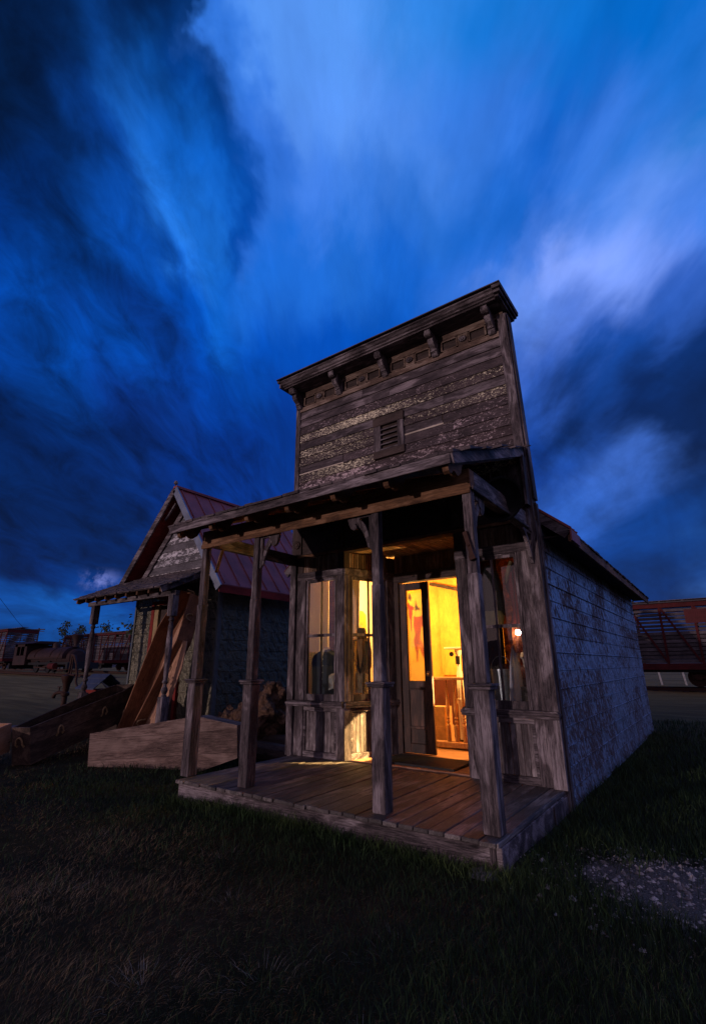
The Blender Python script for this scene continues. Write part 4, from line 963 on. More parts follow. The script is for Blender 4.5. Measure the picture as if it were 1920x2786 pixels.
# shed porch
PE, PZ = 1.16, 2.47
npz = lambda y: PZ+(y-PE)*((3.02-PZ)/(NY-PE))
mb = MB(); mb.hexa([(-9.1, PE, npz(PE)), (-6.12, PE, npz(PE)), (-6.12, NY, npz(NY)), (-9.1, NY, npz(NY)), (-9.1, PE, npz(PE)+.02), (-6.12, PE, npz(PE)+.02), (-6.12, NY, npz(NY)+.02), (-9.1, NY, npz(NY)+.02)])
npr = mb.build('porch_roof', MDk['x'], shed)
mb = MB(); y = PE-.03
while y < NY-.04:
    x = -9.13
    while x < -6.10:
        w = random.uniform(.09, .17); e = random.uniform(-.015, .015); t = random.uniform(.014, .026); y1 = min(y+.2, NY-.002)
        mb.hexa([(x, y+e, npz(y+e)+.022), (x+w-.005, y+e, npz(y+e)+.022), (x+w-.005, y1, npz(y1)+.022), (x, y1, npz(y1)+.022), (x, y+e, npz(y+e)+.028+t), (x+w-.005, y+e, npz(y+e)+.028+t), (x+w-.005, y1, npz(y1)+.034), (x, y1, npz(y1)+.034)]); x += w
    y += .145
mb.build('shingles', MSh['y'], npr)
for i in range(9):
    x = -9.02+i*.358; b = MB(); b.prism([(PE+.02, npz(PE+.02)-.01), (PE+.02, npz(PE)-.06), (PE+.08, npz(PE)-.07), (NY-.02, npz(NY)-.08), (NY-.02, npz(NY)-.005)], fYZ, x-.022, x+.022); b.build('rafter', MBr['y'], npr)
mb = MB(); mb.box(-8.95, -6.0, 1.38, 1.46, 2.36, 2.44); mb.bar((-6.105, PE, npz(PE)-.035), (-6.105, NY, npz(NY)-.035), .025, .09); mb.build('porch_beam', MW['x'], shed)
prof = [(.045, .72), (.03, .735), (.045, .76), (.058, .80), (.045, .84), (.03, .86), (.03, .90), (.05, .92), (.05, .94), (.036, .96), (.048, 1.25), (.056, 1.45), (.052, 1.60), (.040, 1.78), (.045, 1.80), (.045, 1.83), (.036, 1.86), (.03, 1.90), (.052, 1.94), (.03, 1.98)]
def npost(x, y, par=shed):
    b = MB(); b.box(x-.068, x+.068, y-.068, y+.068, -.19, .70); b.lathe([(.05, .698)]+prof+[(.05, 2.0)], (x, y, 0), 16); b.box(x-.062, x+.062, y-.062, y+.062, 2.0, 2.36)
    return b.build('turned_post', MW['z'], par, bevel=.003)
npost(-6.07, 1.40); npost(-8.70, 1.42)

# ------------------------------------------------------------------ coffins
def rope_handle(mb, c, u, nrm, w=.11, h=.13):
    """loop of rope: u along the board, nrm out of it, drops down or stands up"""
    c = Vector(c); u = Vector(u).normalized(); nn = Vector(nrm).normalized(); v = u.cross(nn)
    if v.z < 0: v = -v
    p = [c-u*w/2+nn*.004, c-u*w/2+nn*.03+v*.02]
    for t in np.linspace(0, pi, 9): p.append(c-u*(w/2)*cos(t)+nn*.035+v*(.03+h*.75*sin(t)))
    p += [c+u*w/2+nn*.03+v*.02, c+u*w/2+nn*.004]
    # two-strand twist
    P = [Vector(q) for q in p]; m_ = len(P)*4; a = []; b_ = []
    for i in range(m_):
        f = i/(m_-1)*(len(P)-1); k_ = min(int(f), len(P)-2); q = P[k_].lerp(P[k_+1], f-k_); ang = i*.9
        o = nn*cos(ang)*.006+v*sin(ang)*.006; a.append(q+o); b_.append(q-o)
    mb.tube(a, .009, 6); mb.tube(b_, .009, 6)
    for s_ in (-1, 1): mb.lathe([(0, -.014), (.014, -.006), (.016, .004), (0, .016)], tuple(c+u*s_*w/2+nn*.012), 8, tuple(nn))
def coffin(name, Mx, L, wf, ws, wh, sh, dep, mat, label, handles=True, lidded=False, group=None, nplank=1):
    """local x = length from the foot, y = across, z = depth (opening up). sh = shoulder position"""
    root = empty(name, tuple(Mx.translation), label, 'coffin', group); root.rotation_euler = Mx.to_euler()
    out = [(0, -wf/2), (sh, -ws/2), (L, -wh/2), (L, wh/2), (sh, ws/2), (0, wf/2)]
    th = .022
    cx = sum(p[0] for p in out)/6
    def inn(k_): return [(p[0]-(th if p[0] > L*.9 else (-th if p[0] < .01 else 0)), p[1]-math.copysign(th, p[1])) for p in out]
    I = inn(0)
    b = MB(); pass
    b.prism(out, lambda u, v, d: (u, v, d), 0, th); b.build('bottom', mat, root, bevel=.003, local=True)
    for i in range(6):
        j = (i+1) % 6; nm = {2: 'head_board', 5: 'foot_board'}.get(i, 'side_board')
        b = MB(); pass
        zs = [th]+[th+(dep-th)*(q+1)/nplank for q in range(nplank)]
        for q in range(nplank):
            b.hexa([(*out[i], zs[q]+.001), (*out[j], zs[q]+.001), (*I[j], zs[q]+.001), (*I[i], zs[q]+.001), (*out[i], zs[q+1]-.001), (*out[j], zs[q+1]-.001), (*I[j], zs[q+1]-.001), (*I[i], zs[q+1]-.001)])
        sb = b.build(nm, mat, root, bevel=.003, local=True)
        if handles:
            a_, b2 = Vector((*out[i], 0)), Vector((*out[j], 0)); t = (b2-a_); nrm = Vector((t.y, -t.x, 0)).normalized()
            pos = [.5] if t.length < .9 else [.26, .74]
            for f in pos:
                h = MB(); rope_handle(h, a_.lerp(b2, f)+Vector((0, 0, dep*.5)), t, nrm); h.build('rope_handle', MRope, sb, smooth=True, local=True)
    if lidded:
        b = MB(); pass
        ys = [-ws/2, -ws/6, ws/6, ws/2]
        big = [(p[0]+(.012 if p[0] > L*.9 else (-.012 if p[0] < .01 else 0)), p[1]*1.03) for p in out]
        # planks cut from the hexagon
        def clip(poly, lo, hi):
            for (k_, s_) in ((lo, 1), (hi, -1)):
                res = []
                for a in range(len(poly)):
                    p, q = poly[a], poly[(a+1) % len(poly)]; dp, dq = s_*(p[1]-k_), s_*(q[1]-k_)
                    if dp >= 0: res.append(p)
                    if (dp > 0) != (dq > 0) and abs(dp-dq) > 1e-9:
                        t = dp/(dp-dq); res.append((p[0]+(q[0]-p[0])*t, p[1]+(q[1]-p[1])*t))
                poly = res
            return poly
        Wd = ws*1.03/2
        cuts = [-Wd-.01, -Wd*.36, Wd*.42, Wd+.01]
        for q in range(3):
            pc = clip(big, cuts[q]+.0015, cuts[q+1]-.0015)
            if len(pc) > 2: b.prism(pc, lambda u, v, d: (u, v, d), dep, dep+.02)
        b.build('lid', mat, root, bevel=.002, local=True)
    return root
def basis(o, xa, ya):
    xa = Vector(xa).normalized(); ya = Vector(ya); ya = (ya-xa*ya.dot(xa)).normalized(); za = xa.cross(ya)
    m_ = Matrix((xa, ya, za)).transposed().to_4x4(); m_.translation = Vector(o); return m_
# A: dark open box, foot end toward the camera, head raised on a block
Ob = Vector((-7.08, -.155, -.185)); axA = Vector((-.85, 1.71, .40)).normalized()
MA = basis(Ob, axA, (-.95, -.30, 0))
coffin('open_coffin', MA, 2.5, .31, .64, .40, 1.95, .53, MCofA, 'long dark open coffin with rope handles, raised at one end left of the shed porch', nplank=2)
bl = empty('prop_block', (-8.3, 1.95, -.18), 'dark timber block propping up the raised end of the open coffin', 'block')
b = MB(); b.box(-8.6, -7.95, 1.75, 2.0, -.2, .16); b.build('block', MCofA, bl, bevel=.01)
# B: pale coffin standing on its side beside the porch deck (lid toward the camera)
OB = Vector((-6.16, .34, -.205)); SB = Vector((-4.64, 1.03, -.205)); tB = (SB-OB).normalized(); nB = Vector((tB.y, -tB.x, 0))
# axis along the face, slightly raised; face polygon measured: foot .45 high, shoulder .70, head .40
upB = Vector((0, 0, 1)); axB = (tB*2.25+upB*.17).normalized(); yB = upB
foot_c = OB+upB*.225
MBm = basis(foot_c-nB*.33, axB, yB)       # z points toward the camera?
zdir = (MBm.to_3x3() @ Vector((0, 0, 1)))
if zdir.dot(nB) < 0: MBm = basis(foot_c-nB*.33, axB, -yB)
coffin('sideways_coffin', MBm, 2.25, .45, .70, .40, 1.66, .32, MCofB, 'pale plank coffin lying on its side against the left end of the shop deck', handles=False, lidded=True)
# C: orange coffin leaning on the shed wall
fc = Vector((-6.98, 1.50, -.16)); hc = Vector((-6.17, 2.02, 2.47)); axC = hc-fc
MC_ = basis(fc, axC, (1, -.05, -.25)); zc_ = MC_.to_3x3() @ Vector((0, 0, 1))
if zc_.y > 0: MC_ = basis(fc, axC, (-1, .05, .25))
cof = coffin('leaning_coffin', MC_, 2.74, .34, .74, .34, 1.95, .30, MOr, 'orange pine coffin leaning upright against the shed beside its doorway', handles=True)
def lidobj(p, q, w, ws, label, y_off):
    a = Vector(p); b_ = Vector(q); Mx = basis(a, b_-a, (1, 0, -.2)); L = (b_-a).length
    r = empty('coffin_lid', p, label, 'lid', 'coffin lids leaning by the shed door'); r.rotation_euler = Mx.to_euler()
    mb = MB(); mb.prism([(0, -w/2), (L*.75, -ws/2), (L, -w*.3), (L, 0)], lambda u, v, d: (u, v, d), 0, .022); mb.prism([(0, -w/2+.001), (L, .001), (L, w*.3), (L*.75, ws/2), (0, w/2)], lambda u, v, d: (u, v, d), 0, .022)
    mb.build('lid_board', MPineX, r, bevel=.003, local=True)
lidobj((-6.66, 1.42, -.1), (-6.27, 1.80, 1.98), .24, .34, 'pale coffin lid leaning inside the orange coffin, the taller of two', 0)
lidobj((-6.30, 1.34, -.1), (-6.03, 1.66, 1.60), .26, .36, 'pale coffin lid with a rope loop, the shorter one right of the turned post', 0)
lh = empty('rope_loop', (-6.10, 1.5, .95), 'rope loop on the shorter leaning coffin lid', 'rope')
b = MB(); rope_handle(b, (-6.12, 1.46, .95), (0, 0, 1), (0, -1, 0), .1, .1); b.build('loop', MRope, lh, smooth=True)
# far-left coffin corner
coffin('short_coffin', basis((-7.15, -1.15, -.18), (-.3, .55, .10), (-.87, -.48, 0)), 1.0, .3, .45, .4, .75, .40, MPine, 'pale coffin corner at the left edge of the picture behind the open coffin', handles=False)
sp = empty('slatted_panel', (-10.2, .9, -.12), 'flat dark slatted panel lying on the grass behind the open coffin', 'panel')
b = MB()
for i in range(9): b.box(-10.9+i*.13, -10.8+i*.13, .3, 1.5, -.02, .01)
b.box(-10.95, -9.7, .4, .5, -.07, -.021); b.box(-10.95, -9.7, 1.3, 1.4, -.07, -.021); b.build('slats', MSh['y'], sp)

# boulder of petrified wood and logs between the buildings
def knobby(name, c, r, mat, par, seed, k=40, amp=.22):
    b = MB(); vs = []; fs = []; rr = np.random.default_rng(seed); dirs = rr.normal(size=(60, 3)); dirs /= np.linalg.norm(dirs, axis=1)[:, None]; hh = rr.uniform(.3, 1, 60)
    K2 = k//2
    for i in range(K2+1):
        ph = pi*i/K2
        for j in range(k):
            t = 2*pi*j/k; d = np.array([sin(ph)*cos(t), sin(ph)*sin(t), cos(ph)])
            dd = np.exp(-((1-dirs@d)*38))*hh; f_ = 1+amp*dd.max()-amp*.4+.05*sin(9*d[0]+5*d[2])
            vs.append((c[0]+r[0]*d[0]*f_, c[1]+r[1]*d[1]*f_, c[2]+r[2]*d[2]*f_))
    for i in range(K2): fs += [(i*k+j, (i+1)*k+j, (i+1)*k+(j+1) % k, i*k+(j+1) % k) for j in range(k)]
    b.add(vs, fs); o = b.build(name, mat, par, smooth=True)
    tx = bpy.data.textures.new('lumps', 'CLOUDS'); tx.noise_scale = max(r)*.28; tx.noise_depth = 4
    md = o.modifiers.new('sub', 'SUBSURF'); md.levels = 2; md.render_levels = 2
    dm = o.modifiers.new('lumps', 'DISPLACE'); dm.texture = tx; dm.strength = max(r)*.32; dm.mid_level = .5
    return o
m, n = newmat('petrified_stone'); g = n.n('ShaderNodeTexCoord').outputs['Object']
a = n.noise(g, 9, 8, .72, 1.); b_ = n.vor(g, 14)
finish(n, n.mix(n.rng(a, .35, .68), (.03, .016, .010, 1), (.20, .11, .065, 1)), .85, 0., n.m('ADD', a, n.m('MULTIPLY', b_, .6)), 1., .06)
MStone = m
bo = empty('boulder', (-5.2, 2.6, -.19), 'large knobbly rust-brown boulder between the shop and the shed', 'boulder')
knobby('boulder_mass', (-4.88, 2.55, .36), (.52, .42, .50), MStone, bo, 3, 64, .5); 
b2 = empty('boulder', (-5.6, 2.5, -.19), 'smaller brown boulder left of the large knobbly one', 'boulder')
knobby('boulder_mass', (-5.50, 2.45, .12), (.42, .35, .34), MStone, b2, 9, 56, .5)
lg = empty('log_pile', (-4.9, 2.1, -.19), 'dark split log lying under the knobbly boulder', 'log')
b = MB(); b.tube([(-5.9, 2.05, -.08), (-4.9, 2.1, -.05), (-3.8, 2.15, -.08)], [.12, .14, .12], 10); b.tube([(-5.7, 2.35, .02), (-3.85, 2.4, .04)], .11, 10); b.build('logs', MDk['x'], lg)

# water pump, bird box
pm_ = empty('hand_pump', (-10.65, 2.0, -.12), 'rusty red iron hand pump with a spigot standing on the grass', 'pump')
b = MB(); x, y = -10.63, 2.0
b.lathe([(.16, -.15), (.16, -.11), (.06, -.09), (.055, .55), (.09, .57), (.09, .62), (.06, .65), (.08, .82), (.10, .86), (.13, .96), (.13, .99), (.05, 1.02), (.03, 1.06), (0, 1.06)], (x, y, 0), 16); b.build('pump_body', MIron, pm_, smooth=True)
b = MB(); b.tube([(x, y, .63), (x-.22, y-.05, .63), (x-.32, y-.07, .60), (x-.36, y-.08, .52)], [.04, .035, .035, .045], 10); b.tube([(x-.2, y-.05, .66), (x-.2, y-.05, .74)], .015, 8); b.bar((x-.27, y-.05, .75), (x-.13, y-.05, .75), .03, .02); b.build('spigot', MIron, pm_, smooth=True)
b = MB(); b.tube([(x+.02, y, 1.0), (x+.06, y, 1.45)], .022, 8); b.tube([(x+.13, y, 1.0), (x+.12, y, 1.42)], .016, 8); b.tube([(x+.04, y, 1.44), (x+.16, y, 1.42), (x+.30, y, 1.25), (x+.40, y, 1.02), (x+.44, y-.02, .86), (x+.56, y-.02, .74)], [.03, .03, .028, .025, .024, .02], 8); b.tube([(x, y, 1.02), (x+.3, y, 1.0)], .02, 8)
b.build('pump_handle', MIron, pm_, smooth=True)
bb = empty('bird_box', (-8.9, 1.9, -.15), 'small wooden box with a blue-grey shingled roof behind the left turned post', 'box')
b = MB(); b.box(-9.85, -9.35, 2.0, 2.4, -.15, .72); b.build('box_body', MRedTrim, bb)
b = MB()
for i in range(3):
    a, c = i/3, (i+1.25)/3
    for s_ in (0, 1):
        p = lambda t, o: ((1.88+.34*t) if s_ == 0 else (2.56-.34*t), .72+.30*t+o)
        (ya, za), (yb2, zb) = p(a, 0), p(min(c, 1), 0)
        b.hexa([(-9.98, ya, za), (-9.22, ya, za), (-9.24, yb2, zb), (-9.96, yb2, zb), (-9.98, ya, za+.03), (-9.22, ya, za+.03), (-9.24, yb2, zb+.012), (-9.96, yb2, zb+.012)])
b.build('box_roof', plain('blue_shingle', (.045, .06, .11), .8), bb)

# ------------------------------------------------------------------ railway
def track(y, x0, x1, z):
    b = MB(); x = x0
    while x < x1: b.box(x, x+.22, y-1.25, y+1.25, z(x)-.10, z(x)+.02); x += .62
    t = b.build('railway_ties', MDk['y']); tag(t, kind='structure')
    b = MB(); xs = np.arange(x0, x1, 3.)
    for s_ in (-.72, .72):
        for a, c in zip(xs[:-1], xs[1:]): b.bar((a, y+s_, z(a)+.09), (c, y+s_, z(c)+.09), .07, .13)
    t = b.build('railway_rails', MIron); tag(t, kind='structure')
zg = lambda y: (lambda x: float(gz(x, y)))
track(26., -110, 14, zg(26.)); track(18.2, -110, -38, zg(18.2))
def wheel(b, x, y, z, r=.42):
    b.lathe([(r*.3, -.09), (r, -.05), (r+.03, -.05), (r+.03, -.075), (r+.03, .0), (r, .0), (r, .06), (r*.85, .06), (r*.8, .02), (r*.25, .02), (r*.25, .09), (0, .09)], (x, y, z), 24, (0, -1, 0))
def stockcar(x0, L, yc, base, label, panel=None, grp='old red slatted railway stock cars', inset=1.8):
    root = empty('stock_car', (x0+L/2, yc, base), label, 'railway car', grp)
    yf = yc-1.4; z0, z1 = base+.90, base+3.98
    # slats: both sides and ends, gaps see-through
    b = MB(); k_ = 14; pitch = (z1-.25-z0-.28)/k_
    for i in range(k_):
        z = z0+.30+i*pitch; hh = pitch*(.80 if i < 8 else .66)
        b.box(x0+.05, x0+L-.05, yf, yf+.03, z, z+hh)
        b.box(x0+.05, x0+L-.05, yc+1.37, yc+1.4, z, z+pitch*(.96 if i < 8 else .6))
        b.box(x0, x0+.03, yf+.04, yc+1.36, z, z+hh); b.box(x0+L-.03, x0+L, yf+.04, yc+1.36, z, z+hh)
    b.build('slats', MCarSlat, root)
    b = MB(); b.box(x0, x0+L, yf-.06, yf-.002, z0, z0+.28); b.box(x0, x0+L, yf-.06, yf-.002, z1-.22, z1-.02); b.box(x0, x0+L, yc+1.402, yc+1.45, z0, z0+.28); b.box(x0, x0+L, yc+1.402, yc+1.45, z1-.22, z1-.02)
    b.box(x0-.03, x0, yf, yc+1.4, z0, z0+.28); b.box(x0+L, x0+L+.03, yf, yc+1.4, z0, z0+.28); b.box(x0-.03, x0, yf, yc+1.4, z1-.3, z1-.02); b.box(x0+L, x0+L+.03, yf, yc+1.4, z1-.3, z1-.02)
    b.build('frame_rails', MCarRed, root)
    nb = int(L/1.27); bw = L/nb; b = MB()
    for i in range(nb+1):
        x = x0+i*bw; x = min(max(x, x0+.05), x0+L-.05); b.box(x-.05, x+.05, yf-.055, yf-.003, z0+.28, z1-.22)
        if i % 2 == 0: b.box(x-.05, x+.05, yc+1.403, yc+1.45, z0+.28, z1-.22)
        if i < nb and not (nb//2-1 <= i <= nb//2): 
            if i < nb/2: b.bar((x+.06, yf-.03, z0+.29), (x+bw-.06, yf-.03, z1-.23), .045, .085, (0, 1, 0)) if False else b.bar((x+.06, yf-.03, z1-.25), (x+bw-.06, yf-.03, z0+.30), .045, .09, (1, 0, 0))
            else: b.bar((x+.06, yf-.03, z0+.30), (x+bw-.06, yf-.03, z1-.25), .045, .09, (1, 0, 0))
    b.split('side_brace', MCarRed, root)
    b = MB(); b.box(x0-.05, x0+L+.05, yf-.1, yc+1.5, z1, z1+.06)
    b.prism([(yf-.1, z1+.06), (yc+1.5, z1+.06), (yc, z1+.16)], fYZ, x0-.05, x0+L+.05)
    b.build('car_roof', plain('tarred_roof', (.07, .055, .06), .8), root)
    b = MB(); b.box(x0-.2, x0+L+.2, yc-.3, yc+.3, z1+.22, z1+.25)
    for i in range(int(L/1.0)): b.box(x0+.3+i*1.0, x0+.38+i*1.0, yc-.25, yc+.25, z1+.14, z1+.22)
    b.build('roof_walk', MCarSlat, root)
    if panel:
        a, c = panel; b = MB(); b.box(a, c, yf-.10, yf-.062, base+2.98, base+3.62); q = b.build('name_panel', plain('panel_red', (.085, .009, .010), .7, ns=3), root)
        # faint worn lettering, two short lines of strokes
        b = MB(); r_ = random.Random(4)
        for row in range(2):
            x = a+.18+row*.22
            while x < c-.35-row*.2:
                w = .045; b.box(x, x+.012, yf-.105, yf-.1, base+3.38-row*.22, base+3.50-row*.22); b.box(x+.012, x+w, yf-.105, yf-.1, base+3.38-row*.22+r_.choice((0, .055, .108)), base+3.392-row*.22+.0+r_.choice((.0, .055))) if False else b.box(x+.012, x+w, yf-.105, yf-.1, base+3.43-row*.22, base+3.442-row*.22)
                x += .085
        b.build('worn_lettering', plain('worn_ink', (.07, .012, .012), .8), q)
    b = MB()
    b.box(x0+.1, x0+L-.1, yc-1.2, yc+1.2, z0-.12, z0-.002); b.box(x0+L*.42, x0+L*.58, yc-.9, yc+.3, z0-.48, z0-.121)
    b.build('underframe', MBlk, root)
    for tx in (x0+inset, x0+L-inset):
        b = MB()
        for dx in (-.75, .75):
            for s_ in (-.78, .78): wheel(b, tx+dx, yc+s_, base+.55, .40)
        b.box(tx-1.0, tx+1.0, yc-1.0, yc-.9, base+.50, base+.66); b.box(tx-.9, tx+.9, yc+.88, yc+.98, base+.48, base+.66); b.box(tx-.2, tx+.2, yc-1.0, yc+1.0, base+.55, base+.85)
        for dx in (-.75, .75): b.box(tx+dx-.12, tx+dx+.12, yc-1.06, yc-.99, base+.45, base+.70)
        b.build('truck', MIron, root, smooth=False)
    b = MB(); b.tube([(x0+2.6, yc-1.1, z0-.15), (x0+L*.42, yc-1.1, z0-.55), (x0+L*.58, yc-1.1, z0-.55), (x0+L-2.6, yc-1.1, z0-.15)], .02, 5); b.build('truss_rod', MBlk, root)
    return root
bR = float(gz(0, 25))+.10
stockcar(-1.95, 10.9, 26.0, bR-.02, 'slatted stock car with a dark red sign panel, behind the rear of the shop', panel=(.40, 2.3), inset=3.15)
b1 = float(gz(-50, 26))+.12
stockcar(-60.6, 13.8, 26.2, b1, 'red slatted stock car standing behind the old locomotive')
b0 = float(gz(-57, 17))+.10
stockcar(-68.2, 12.6, 18.4, b0+.1, 'red slatted stock car at the left edge, coupled behind the locomotive cab')
# locomotive
bz = float(gz(-48, 17))+.15
lo = empty('saddle_tank_locomotive', (-48, 18.2, bz), 'small rusty saddle tank steam locomotive with a funnel stack, parked on the far track', 'locomotive')
yc = 18.2
b = MB(); b.box(-53.3, -53.24, yc-1.2, yc+1.2, 1.4, 3.3)
b.box(-53.24, -50.7, yc-1.2, yc-1.14, 1.4, 2.25); b.box(-53.24, -50.7, yc+1.14, yc+1.2, 1.4, 2.25); b.box(-53.24, -52.75, yc-1.2, yc-1.14, 2.25, 3.3); b.box(-51.2, -50.7, yc-1.2, yc-1.14, 2.25, 3.3); b.box(-52.05, -51.9, yc-1.2, yc-1.14, 2.25, 3.05)
b.box(-53.24, -50.7, yc-1.2, yc-1.14, 3.05, 3.3); b.box(-53.24, -52.75, yc+1.14, yc+1.2, 2.25, 3.3); b.box(-51.2, -50.7, yc+1.14, yc+1.2, 2.25, 3.3); b.box(-50.76, -50.7, yc-1.14, yc+1.14, 1.4, 3.2)
b.build('cab', MRustLoco, lo, bevel=.01)
b = MB(); b.prism([(yc-1.45, 3.28), (yc+1.45, 3.28), (yc+.8, 3.5), (yc-.8, 3.5)], fYZ, -53.7, -49.0); b.build('cab_roof', MRustLoco, lo)
arc = [(yc+1.05*cos(t), 2.05+.85*sin(t)) for t in np.linspace(0, pi, 17)]+[(yc-1.05, 1.9), (yc+1.05, 1.9)]
b = MB(); b.prism(arc, fYZ, -50.6, -44.0); b.build('saddle_tank', MRustLoco, lo)
for x in (-49.2, -46.2):
    b = MB(); a2 = [(yc+1.08*cos(t), 2.05+.88*sin(t)) for t in np.linspace(0, pi, 17)]; 
    for p, q in zip(a2[:-1], a2[1:]): b.bar((x, *p), (x, *q), .08, .03, (0, p[0]-yc, p[1]-2.05))
    b.build('tank_band', MIron, lo)
b = MB(); b.lathe([(.75, 0), (.75, 7.3), (.6, 7.4), (.2, 7.42), (0, 7.42)], (-50.7, yc, 1.95), 24, (1, 0, 0)); b.build('boiler', MRustLoco, lo)
b = MB(); b.lathe([(.28, 2.85), (.2, 2.95), (.19, 3.15), (.46, 3.75), (.5, 3.85), (.46, 3.9), (.3, 3.98), (0, 3.98)], (-44.0, yc, 0), 20); b.build('smokestack', MRustLoco, lo, smooth=True)
b = MB(); b.lathe([(.3, 2.85), (.3, 3.2), (.2, 3.35), (0, 3.4)], (-47.6, yc, 0), 16); b.build('steam_dome', MRustLoco, lo, smooth=True)
b = MB(); b.lathe([(.2, 2.88), (.2, 3.1), (.05, 3.2), (.05, 3.35), (0, 3.36)], (-45.8, yc, 0), 12); b.tube([(-46.5, yc, 2.85), (-46.5, yc, 3.3), (-46.3, yc, 3.4)], .05, 6); b.build('bell', MIron, lo)
b = MB(); b.box(-53.6, -42.6, yc-.9, yc+.9, bz+.75, bz+.95); b.box(-42.6, -42.3, yc-1.3, yc+1.3, bz+.4, bz+.9); b.box(-53.9, -53.6, yc-1.3, yc+1.3, bz+.4, bz+.9); b.build('frame', MBlk, lo)
for x in (-49.1, -46.8):
    for s_ in (-.78, .78): b = MB(); wheel(b, x, yc+s_, bz+.58, .50); b.build('driving_wheel', MBlk, lo)
b = MB(); b.lathe([(.26, 0), (.26, 1.0)], (-46.0, yc-1.0, bz+.62), 16, (1, 0, 0)); b.build('cylinder', MCarRed, lo)
b = MB(); b.bar((-49.1, yc-.98, bz+.55), (-46.8, yc-.98, bz+.48), .05, .09); b.bar((-47.2, yc-1.05, bz+.6), (-45.9, yc-1.05, bz+.62), .05, .06); b.bar((-44.9, yc-1.1, bz+.35), (-42.5, yc-1.1, bz+.35), .04, .05); b.bar((-44.2, yc-1.0, 2.8), (-44.9, yc-1.1, 1.6), .03, .03); b.bar((-50.5, yc-1.12, 2.02), (-44.2, yc-1.12, 2.02), .04, .04); b.build('side_rod', MIron, lo)

# far trees: bare-stemmed pines with clumped foliage
def leafmat(name, c):
    m, n = newmat(name); g = n.n('ShaderNodeNewGeometry').outputs['Random Per Island']
    finish(n, n.mix(g, tuple(x*.4 for x in c)+(1,), tuple(x*1.3 for x in c)+(1,)), .8, 0.); return m
ML = leafmat('pine_foliage', (.040, .055, .025)); MTrunk = plain('bark', (.06, .045, .04), .9)
def tree(x, y, h, r, label, seed, clumps=26, leaf=.16, per=45):
    rr = random.Random(seed); z0 = float(gz(x, y)); root = empty('pine_tree', (x, y, z0), label, 'tree', 'trees beyond the railway')
    b = MB(); b.tube([(x, y, z0), (x+.1, y, z0+h*.5), (x+.05, y, z0+h*.97)], [h*.022, h*.015, h*.004], 7)
    cs = []
    for i in range(clumps):
        t = .30+.70*(i/clumps)**.8; a = rr.uniform(0, 2*pi); d = r*(1.15-t)*rr.uniform(.35, 1.1); c = Vector((x+cos(a)*d, y+sin(a)*d, z0+h*t+rr.uniform(-.2, .2)))
        cs.append((c, r*rr.uniform(.16, .34))); b.tube([(x+.05, y, z0+h*t-.25*d), tuple(c)], [.035, .012], 5)
    b.build('trunk', MTrunk, root)
    vs = []; fs = []
    for c, s_ in cs:
        for k_ in range(per):
            v = Vector((rr.gauss(0, 1), rr.gauss(0, 1), rr.gauss(0, .7)))*s_*.55+c; u = Vector((rr.gauss(0, 1), rr.gauss(0, 1), rr.gauss(0, 1))).normalized()*leaf; w = u.orthogonal().normalized()*leaf*.35
            i0 = len(vs); vs += [v-u*.5, v+w, v+u*.5, v-w]; fs.append((i0, i0+1, i0+2, i0+3))
    b = MB(); b.add(vs, fs); b.build('crown', ML, root); return root
TL = ['tallest of the dark trees beyond the train, right behind the locomotive stack', 'thin dark tree beyond the stock car, between the locomotive stack and the porch post',
      'sparse dark tree beyond the stock car, just right of the turned porch post', 'low dark tree beyond the train, nearest the telegraph pole', 'dark tree top beyond the stock car, beside the shed wall']
for i, (x, y, h, r) in enumerate(((-104.8, 45, 9.0, 3.0), (-98.3, 45, 7.9, 2.3), (-89.4, 45, 8.1, 2.6), (-120.5, 45, 6.9, 2.2), (-80.3, 45, 7.0, 2.2))):
    tree(x, y, h, r, TL[i], 20+i, clumps=15, leaf=.42, per=26)
tree(-22.6, 12, 5.2, 2.0, 'nearer pine whose branch shows under the shed porch roof', 50, clumps=34, leaf=.22, per=60)
tree(-5.2, 40, 7.6, 2.8, 'dark tree seen between the rear eave of the shop and the stock car', 60, clumps=30, leaf=.3, per=50)
tp = empty('telegraph_pole', (-116.8, 45, .7), 'distant telegraph pole with a crossarm beyond the train', 'pole')
b = MB(); b.tube([(-116.8, 45, .7), (-116.8, 45, 9.3)], [.22, .15], 8); b.build('pole', MTrunk, tp)
b = MB(); b.bar((-118.2, 44.4, 9.0), (-115.4, 45.6, 9.0), .15, .2); b.bar((-118.0, 44.4, 8.6), (-115.6, 45.6, 8.6), .12, .12); b.build('crossarm', MTrunk, tp)
ow = empty('overhead_wire', (-100, 30, 12), 'thin overhead wire slanting down to the train at the left edge', 'wire')
b = MB(); b.tube([(-92.0, 26.2, 15.5), (-97.7, 30, 12.66), (-109, 37.5, 10.0), (-120.2, 45, 7.8)], .035, 5); b.build('wire', MBlk, ow)
fn_ = empty('wire_fence', (0, 33, 0), 'pale posts of a wire fence seen under the right stock car', 'fence')
b = MB()
for i in range(14): x = -8+i*1.25; zz0 = float(gz(x, 33)); b.bar((x, 33, zz0), (x-.12, 33, zz0+1.15), .10, .10)
b.build('fence_post', plain('pale_post', (.28, .28, .30), .8), fn_)
b = MB()
for k_ in range(3): b.tube([(-8, 33, .2+k_*.35), (9, 33, .2+k_*.35)], .012, 4)
b.build('fence_wire', MBlk, fn_)

